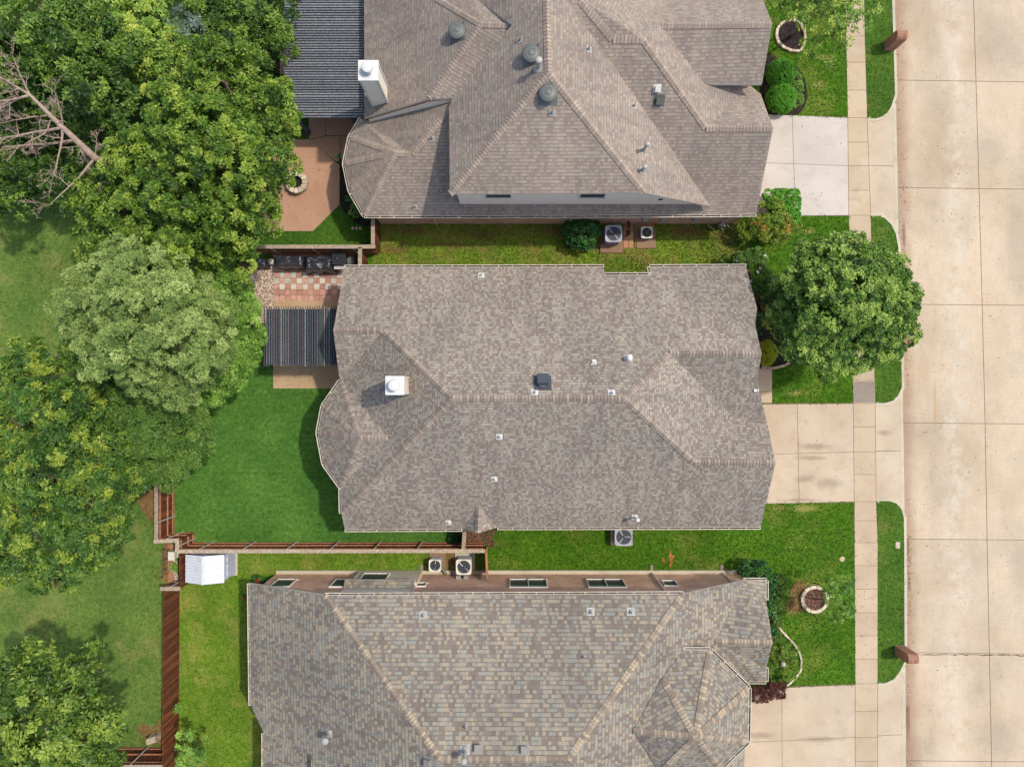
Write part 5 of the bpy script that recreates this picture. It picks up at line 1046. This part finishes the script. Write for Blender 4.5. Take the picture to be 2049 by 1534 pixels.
for t_, P, tgt, L, r in ((0, b0, (120,415,6.4), 3.4, 0.072), (0, W(150,280,5.6), (25,320,7.4), 3.6, 0.078), (0, b1, (110,370,7.0), 2.6, 0.065), (0, b1, (-10,270,7.6), 4, 0.078), (0, b2, (0,150,8.8), 2.6, 0.065), (0, b2, (10,200,8.6), 2.4, 0.065), (0, W(90,220,6.6), (120,180,8.6), 1.6, 0.046), (0, b1, (118,205,8.3), 1.9, 0.046), (0, b2, (40,140,8.8), 1.8, 0.052), (0, b0, (190,270,6.8), 1.3, 0.039), (0, W(160,290,5.4), (165,370,6.6), 1.8, 0.046), (0, b2, (-20,215,8.6), 2.6, 0.058), (0, W(100,230,6.5), (10,240,8.2), 2.6, 0.052)):
    limb(P, W(*tgt)-P, L*.82, r*.85, 3)
m.build('trunk', M['deadwood'], g)
# shrubs (rounded, clipped or loose)
def shrub(name, label, blobs, leaf, lm, dens=2.0, clump=.16, ros=6, cat='shrub', squash=.85, group=None, flowers=None, tvar=.15, extra=None, spread=.6, low=-.2, jit=.1):
    c0 = blobs[0]; tb = W(c0[0], c0[1], 0); root = thing(name, label, cat, (tb.x, tb.y, 0), group); B = px_blobs(blobs)
    base, dirs, tint, cl = crown(B, dens, leaf[0], leaf[1], ros, clump, squash, spread, tvar=tvar, low=low, edge=.5, jit=jit)
    base[:, 2] = np.maximum(base[:, 2], .02)
    if extra: tint = extra(base, tint)
    leafmesh('foliage', base, dirs, leaf[0]*rng.uniform(.7, 1.25, len(base)), leaf[1], tint, M[lm], root)
    m = MB()
    for b in B:
        p = Vector(b[0]); m.tube([(tb.x, tb.y, .0), ((tb.x+p.x)/2, (tb.y+p.y)/2, .04), (p.x, p.y, .03)], [.03, .025, .03], 5); m.tube([(p.x, p.y, 0), (p.x+.03, p.y, p.z*.6), p], [.035, .03, .012], 6)
        for q in range(5): a = q*1.25; m.tube([(p.x, p.y, p.z*.3), p+Vector((math.cos(a), math.sin(a), .3))*b[1]*.7], [.018, .006], 5)
    m.build('stem', M['bark'], root)
    if flowers:
        fm, n = flowers; i = rng.permutation(len(cl)); i = [k for k in i if cl[k][2] > np.median(cl[:, 2])][:n]
        for k in i:
            m = MB(); p = Vector(cl[k])+Vector((0, 0, clump*.7))
            for q in range(5): a = q*1.257; m.face([p, p+Vector((.05*math.cos(a-.4), .05*math.sin(a-.4), .02)), p+Vector((.075*math.cos(a), .075*math.sin(a), .015)), p+Vector((.05*math.cos(a+.4), .05*math.sin(a+.4), .02))])
            m.build('flower', M[fm], root)
    return root
shrub('boxwood', 'round clipped deep green boxwood, upper of the pair', [(1562,148,27,.55)], (.045,.03), 'lf_box', 3.2, .075, jit=.02, tvar=.1)
shrub('boxwood', 'round clipped deep green boxwood, lower of the pair near the pale driveway', [(1563,197,28,.55)], (.045,.03), 'lf_box', 3.2, .075, jit=.02, tvar=.1)
shrub('shrub', 'lighter loose shrub wrapping the street side of the boxwood pair', [(1588,160,14,.45),(1593,178,13,.4),(1590,200,13,.4),(1582,212,10,.35),(1586,188,12,.4)], (.1,.03), 'lf_bright', 1.7, .16)
shrub('hedge', 'bright green hedge cut square at the driveway edge', [(u, v, 11, .95) for u in (1540,1553,1566,1579,1588) for v in (392,405,418,431,440) if not (u < 1550 and v > 410)], (.08,.045), 'lf_box', 2.2, .12, cat='hedge', jit=.04)
shrub('nandina', 'sprawling red and green shrub at the gutter corner', [(1520,430,22,1.3),(1545,430,24,1.3),(1560,450,24,1.1),(1530,455,24,1.1),(1500,455,18,1.0),(1490,465,14,.8),(1580,455,16,.9),(1545,470,16,.8)], (.12,.045), 'lf_red', 1.7, .22, tvar=.12, extra=lambda b, t: t+.02+.16*rng.normal(size=len(t)))
shrub('shrub', 'glossy dark green shrub next to the large grey condenser', [(1163,468,30,.7),(1147,462,20,.7),(1180,462,20,.7),(1150,478,16,.55),(1175,478,16,.55)], (.11,.055), 'lf_hol', 2.0, .18)
shrub('shrub', 'dark rose shrub dotted with white flowers at the roof corner', [(1500,535,26,1.2),(1518,560,24,1.1),(1512,520,20,1.1),(1478,524,16,.8),(1520,585,16,.8),(1455,527,12,.7),(1505,510,14,.9)], (.1,.05), 'lf_E', 1.9, .2, flowers=('whitef', 9))
shrub('boxwood', 'golden yellow-green clipped mound beside the curved tan edging', [(1536,705,18,.6),(1534,696,14,.6),(1534,716,14,.6)], (.045,.03), 'lf_gold', 3.0, .075, jit=.02, tvar=.1)
shrub('shrub', 'blue-green low shrub tight against the house front', [(1518,628,9,.7),(1519,645,9,.7),(1518,658,8,.6)], (.14,.04), 'lf_hol', 1.6, .16)
shrub('hedge', 'dark glossy hedge at the corner by the fence-side brick wall', [(1500,1140,18,.9),(1520,1145,20,1.0),(1535,1158,16,1.0),(1540,1175,12,.9),(1538,1195,10,.8),(1540,1215,9,.8),(1543,1240,8,.7),(1545,1262,8,.6)], (.11,.06), 'lf_hol', 1.9, .2, cat='hedge')
for k, (u, v, r, z) in enumerate(((1559,1168,13,.3),(1557,1206,10,.28),(1556,1240,9,.25),(1553,1268,9,.25))):
    shrub('boxwood', ['largest low olive-green clipped mound beside the dark hedge', 'second low clipped mound down from the dark hedge corner', 'third low clipped mound down from the dark hedge corner', 'lowest small clipped mound just above the flower bed'][k], [(u, v+(-6 if k == 0 else 0), r, z), (u+1, v+(9 if k == 0 else 5), r*.9, z)], (.045,.025), 'lf_yel', 2.6, .07, jit=.03, group='clipped mounds along the dark hedge')
shrub('flower_clump', 'green and orange perennials around the white globe', [(1560,1310,16,.35),(1580,1315,14,.35),(1550,1330,14,.35),(1575,1340,16,.35),(1590,1330,10,.3),(1545,1350,13,.35),(1560,1295,12,.3),(1585,1300,10,.3)], (.10,.03), 'lf_red', 1.5, .15, cat='plants', extra=lambda b, t: t-.12)
shrub('hedge', 'dark maroon barberry hedge at the driveway edge', [(1515,1388,14,.5),(1530,1384,15,.5),(1545,1381,15,.5),(1558,1380,13,.5),(1562,1370,9,.5)], (.07,.03), 'lf_barb', 2.2, .14, cat='hedge')
shrub('shrub', 'small leafy shrub against the bay of the topmost house', [(684,318,9,.9),(688,332,7,.8)], (.13,.05), 'lf_hol', 1.7, .16)
shrub('shrub', 'yellow-green leafy perennials under the bay gutter', [(703,405,8,.4),(708,420,8,.4),(715,432,7,.35),(698,390,6,.4)], (.12,.05), 'lf_bright', 1.2, .15)
shrub('shrub', 'light green fern-like plant in the utility strip', [(345,1132,7,.4),(352,1140,5,.35)], (.16,.03), 'lf_bright', 1.6, .13)
shrub('shrub', 'dark leafy plants in the shaded corner by the gable gate', [(915,1083,9,.4),(905,1080,7,.35)], (.12,.05), 'lf_hol', 1.4, .14)
shrub('flower_clump', 'red flowering plant at the corner gutter of the patchwork roof', [(518,1160,8,.5),(526,1165,7,.5)], (.09,.04), 'lf_hol', 1.3, .14, flowers=('red', 22), cat='flowers')
shrub('flower_clump', 'single red flower clump on the shaded lawn edge', [(487,1194,4,.4)], (.07,.04), 'lf_hol', 1.0, .1, flowers=('red', 14), cat='flowers')
shrub('weeds', 'dry scrubby weeds along the outside of the utility strip', [(325,1100,8,.3),(328,1120,8,.3),(327,1140,8,.3),(322,1155,7,.25)], (.14,.02), 'blade_y', .7, .16, cat='weeds')
# ------------------------------------------------------------------ grass blades
def inpoly(P, poly):
    x, y = P[:, 0], P[:, 1]; ins = np.zeros(len(P), bool); n = len(poly)
    for i in range(n):
        x1, y1 = poly[i]; x2, y2 = poly[(i+1) % n]; c = ((y1 > y) != (y2 > y)) & (x < (x2-x1)*(y-y1)/(y2-y1+1e-12)+x1); ins ^= c
    return ins
SPOTS = [(1612,1017,46,11),(1560,1015,22,6),(1618,462,20,10),(1592,786,30,9),(1585,1208,16,30),(1650,115,26,9),(1640,170,24,14)]
def blades(name, px, dens, L, mat, excl=(), z=.012, tv=.25):
    P = [(p.x, p.y) for p in polyW(px)]; xs = [p[0] for p in P]; ys = [p[1] for p in P]
    x0, x1 = max(min(xs), -28.5), min(max(xs), 28); y0, y1 = max(min(ys), -21.5), min(max(ys), 21.5)
    n = int((x1-x0)*(y1-y0)*dens); q = np.column_stack([rng.uniform(x0, x1, n), rng.uniform(y0, y1, n)]); k = inpoly(q, P)
    for e in excl: k &= ~inpoly(q, [(p.x, p.y) for p in polyW(e)])
    q = q[k]; n = len(q); base = np.column_stack([q, np.full(n, z)]); d = unit(np.column_stack([rng.normal(size=(n, 2))*.8, np.full(n, .75)]))
    f = np.sin(q[:, 0]*1.3+np.sin(q[:, 1]*.9)*2)*np.sin(q[:, 1]*1.1+np.sin(q[:, 0]*.7)*2)
    tag(leafmesh(name, base, d, L*1.35*rng.uniform(.5, 1.3, n), .034*rng.uniform(.7, 1.6, n), .5+tv*rng.normal(size=n)*1.1+.18*f, M[mat], origin=(0, 0, 0)), kind='stuff'); print(name, n)
FL = [[(1490,-60),(1691,-60),(1696.5,237),(1590,233),(1490,229)], [(1400,430.6),(1699.5,430.6),(1708,808),(1544.5,808),(1545,738),(1400,738)], [(960,1050),(1520,1020),(1520,1005.5),(1710,1002.5),(1712.5,1369.5),(1500,1378),(1500,1150),(975,1150)], [(1205,520),(1306,520),(1306,560),(1205,560)]]
for i, pl in enumerate(FL): blades('lawn_grass', pl, 200, .075, 'blade_g', z=.0, tv=.34, excl=[RING1, circ(1628,1197,25)]+[circ(u, v, rv*.6, 20, ru*.5) for u, v, ru, rv in SPOTS[:1]])
for pl in STR: blades('parkway_grass', pl, 170, .06, 'blade_g', z=.0)
blades('greenbelt_grass', WEST, 90, .07, 'blade_w', excl=[TURF], z=.005)
blades('turf_grass', TURF, 150, .045, 'blade_t', z=.01, excl=[[(547,600),(740,600),(740,777),(547,777)]])
blades('neighbour_grass', BACK, 170, .07, 'blade_n', z=.01)
blades('patio_grass', YARD, 150, .05, 'blade_t', z=.01, excl=[PK[0], PK[1], PK[2], PK[3], PK[4]])
blades('side_yard_grass', SIDE, 170, .07, 'blade_g', z=.006, excl=[[(1200,445),(1310,445),(1310,500),(1200,500)]], tv=.35); blades('side_yard_dry_grass', SIDE, 70, .08, 'blade_y', z=.006, excl=[[(1200,445),(1310,445),(1310,500),(1200,500)]])

# fallen leaves in the gutter, under the trees and on the paving
def litter(name, regions, mat, z):
    P = []
    for u, v, ru, rv, n in regions:
        for _ in range(n): p = W(u+rng.normal()*ru, v+rng.normal()*rv, z); P.append((p.x, p.y, z+.01))
    P = np.array(P); n = len(P); a = rng.uniform(0, 6.28, n); d = unit(np.column_stack([np.cos(a), np.sin(a), rng.uniform(.0, .3, n)]))
    tag(leafmesh(name, P, d, rng.uniform(.04, .1, n), rng.uniform(.02, .05, n), rng.uniform(0, 1, n), mat, origin=(0, 0, 0)), kind='stuff')
M['lf_dry'] = leafm('dry_leaves', L3((70,46,30), (112,80,52), (150,118,78)))
litter('leaf_litter', [(1808,440,4,60,60),(1813,640,5,70,90),(1818,1110,3,40,90),(1819,1300,4,120,70),(1800,120,4,80,50),(1880,300,60,160,60),(1900,800,70,300,70),(1880,1250,60,160,50)], M['lf_dry'], -.145)
litter('leaf_litter', [(1720,700,18,40,60),(1620,905,50,50,30),(1730,560,12,60,30),(1640,290,40,40,14),(1610,400,20,14,30),(1730,1200,12,60,30)], M['lf_dry'], .024)
litter('leaf_litter', [(620,380,50,50,60),(600,590,50,30,50),(560,560,20,30,40),(610,755,40,14,60),(620,480,60,8,30)], M['lf_dry'], .04)
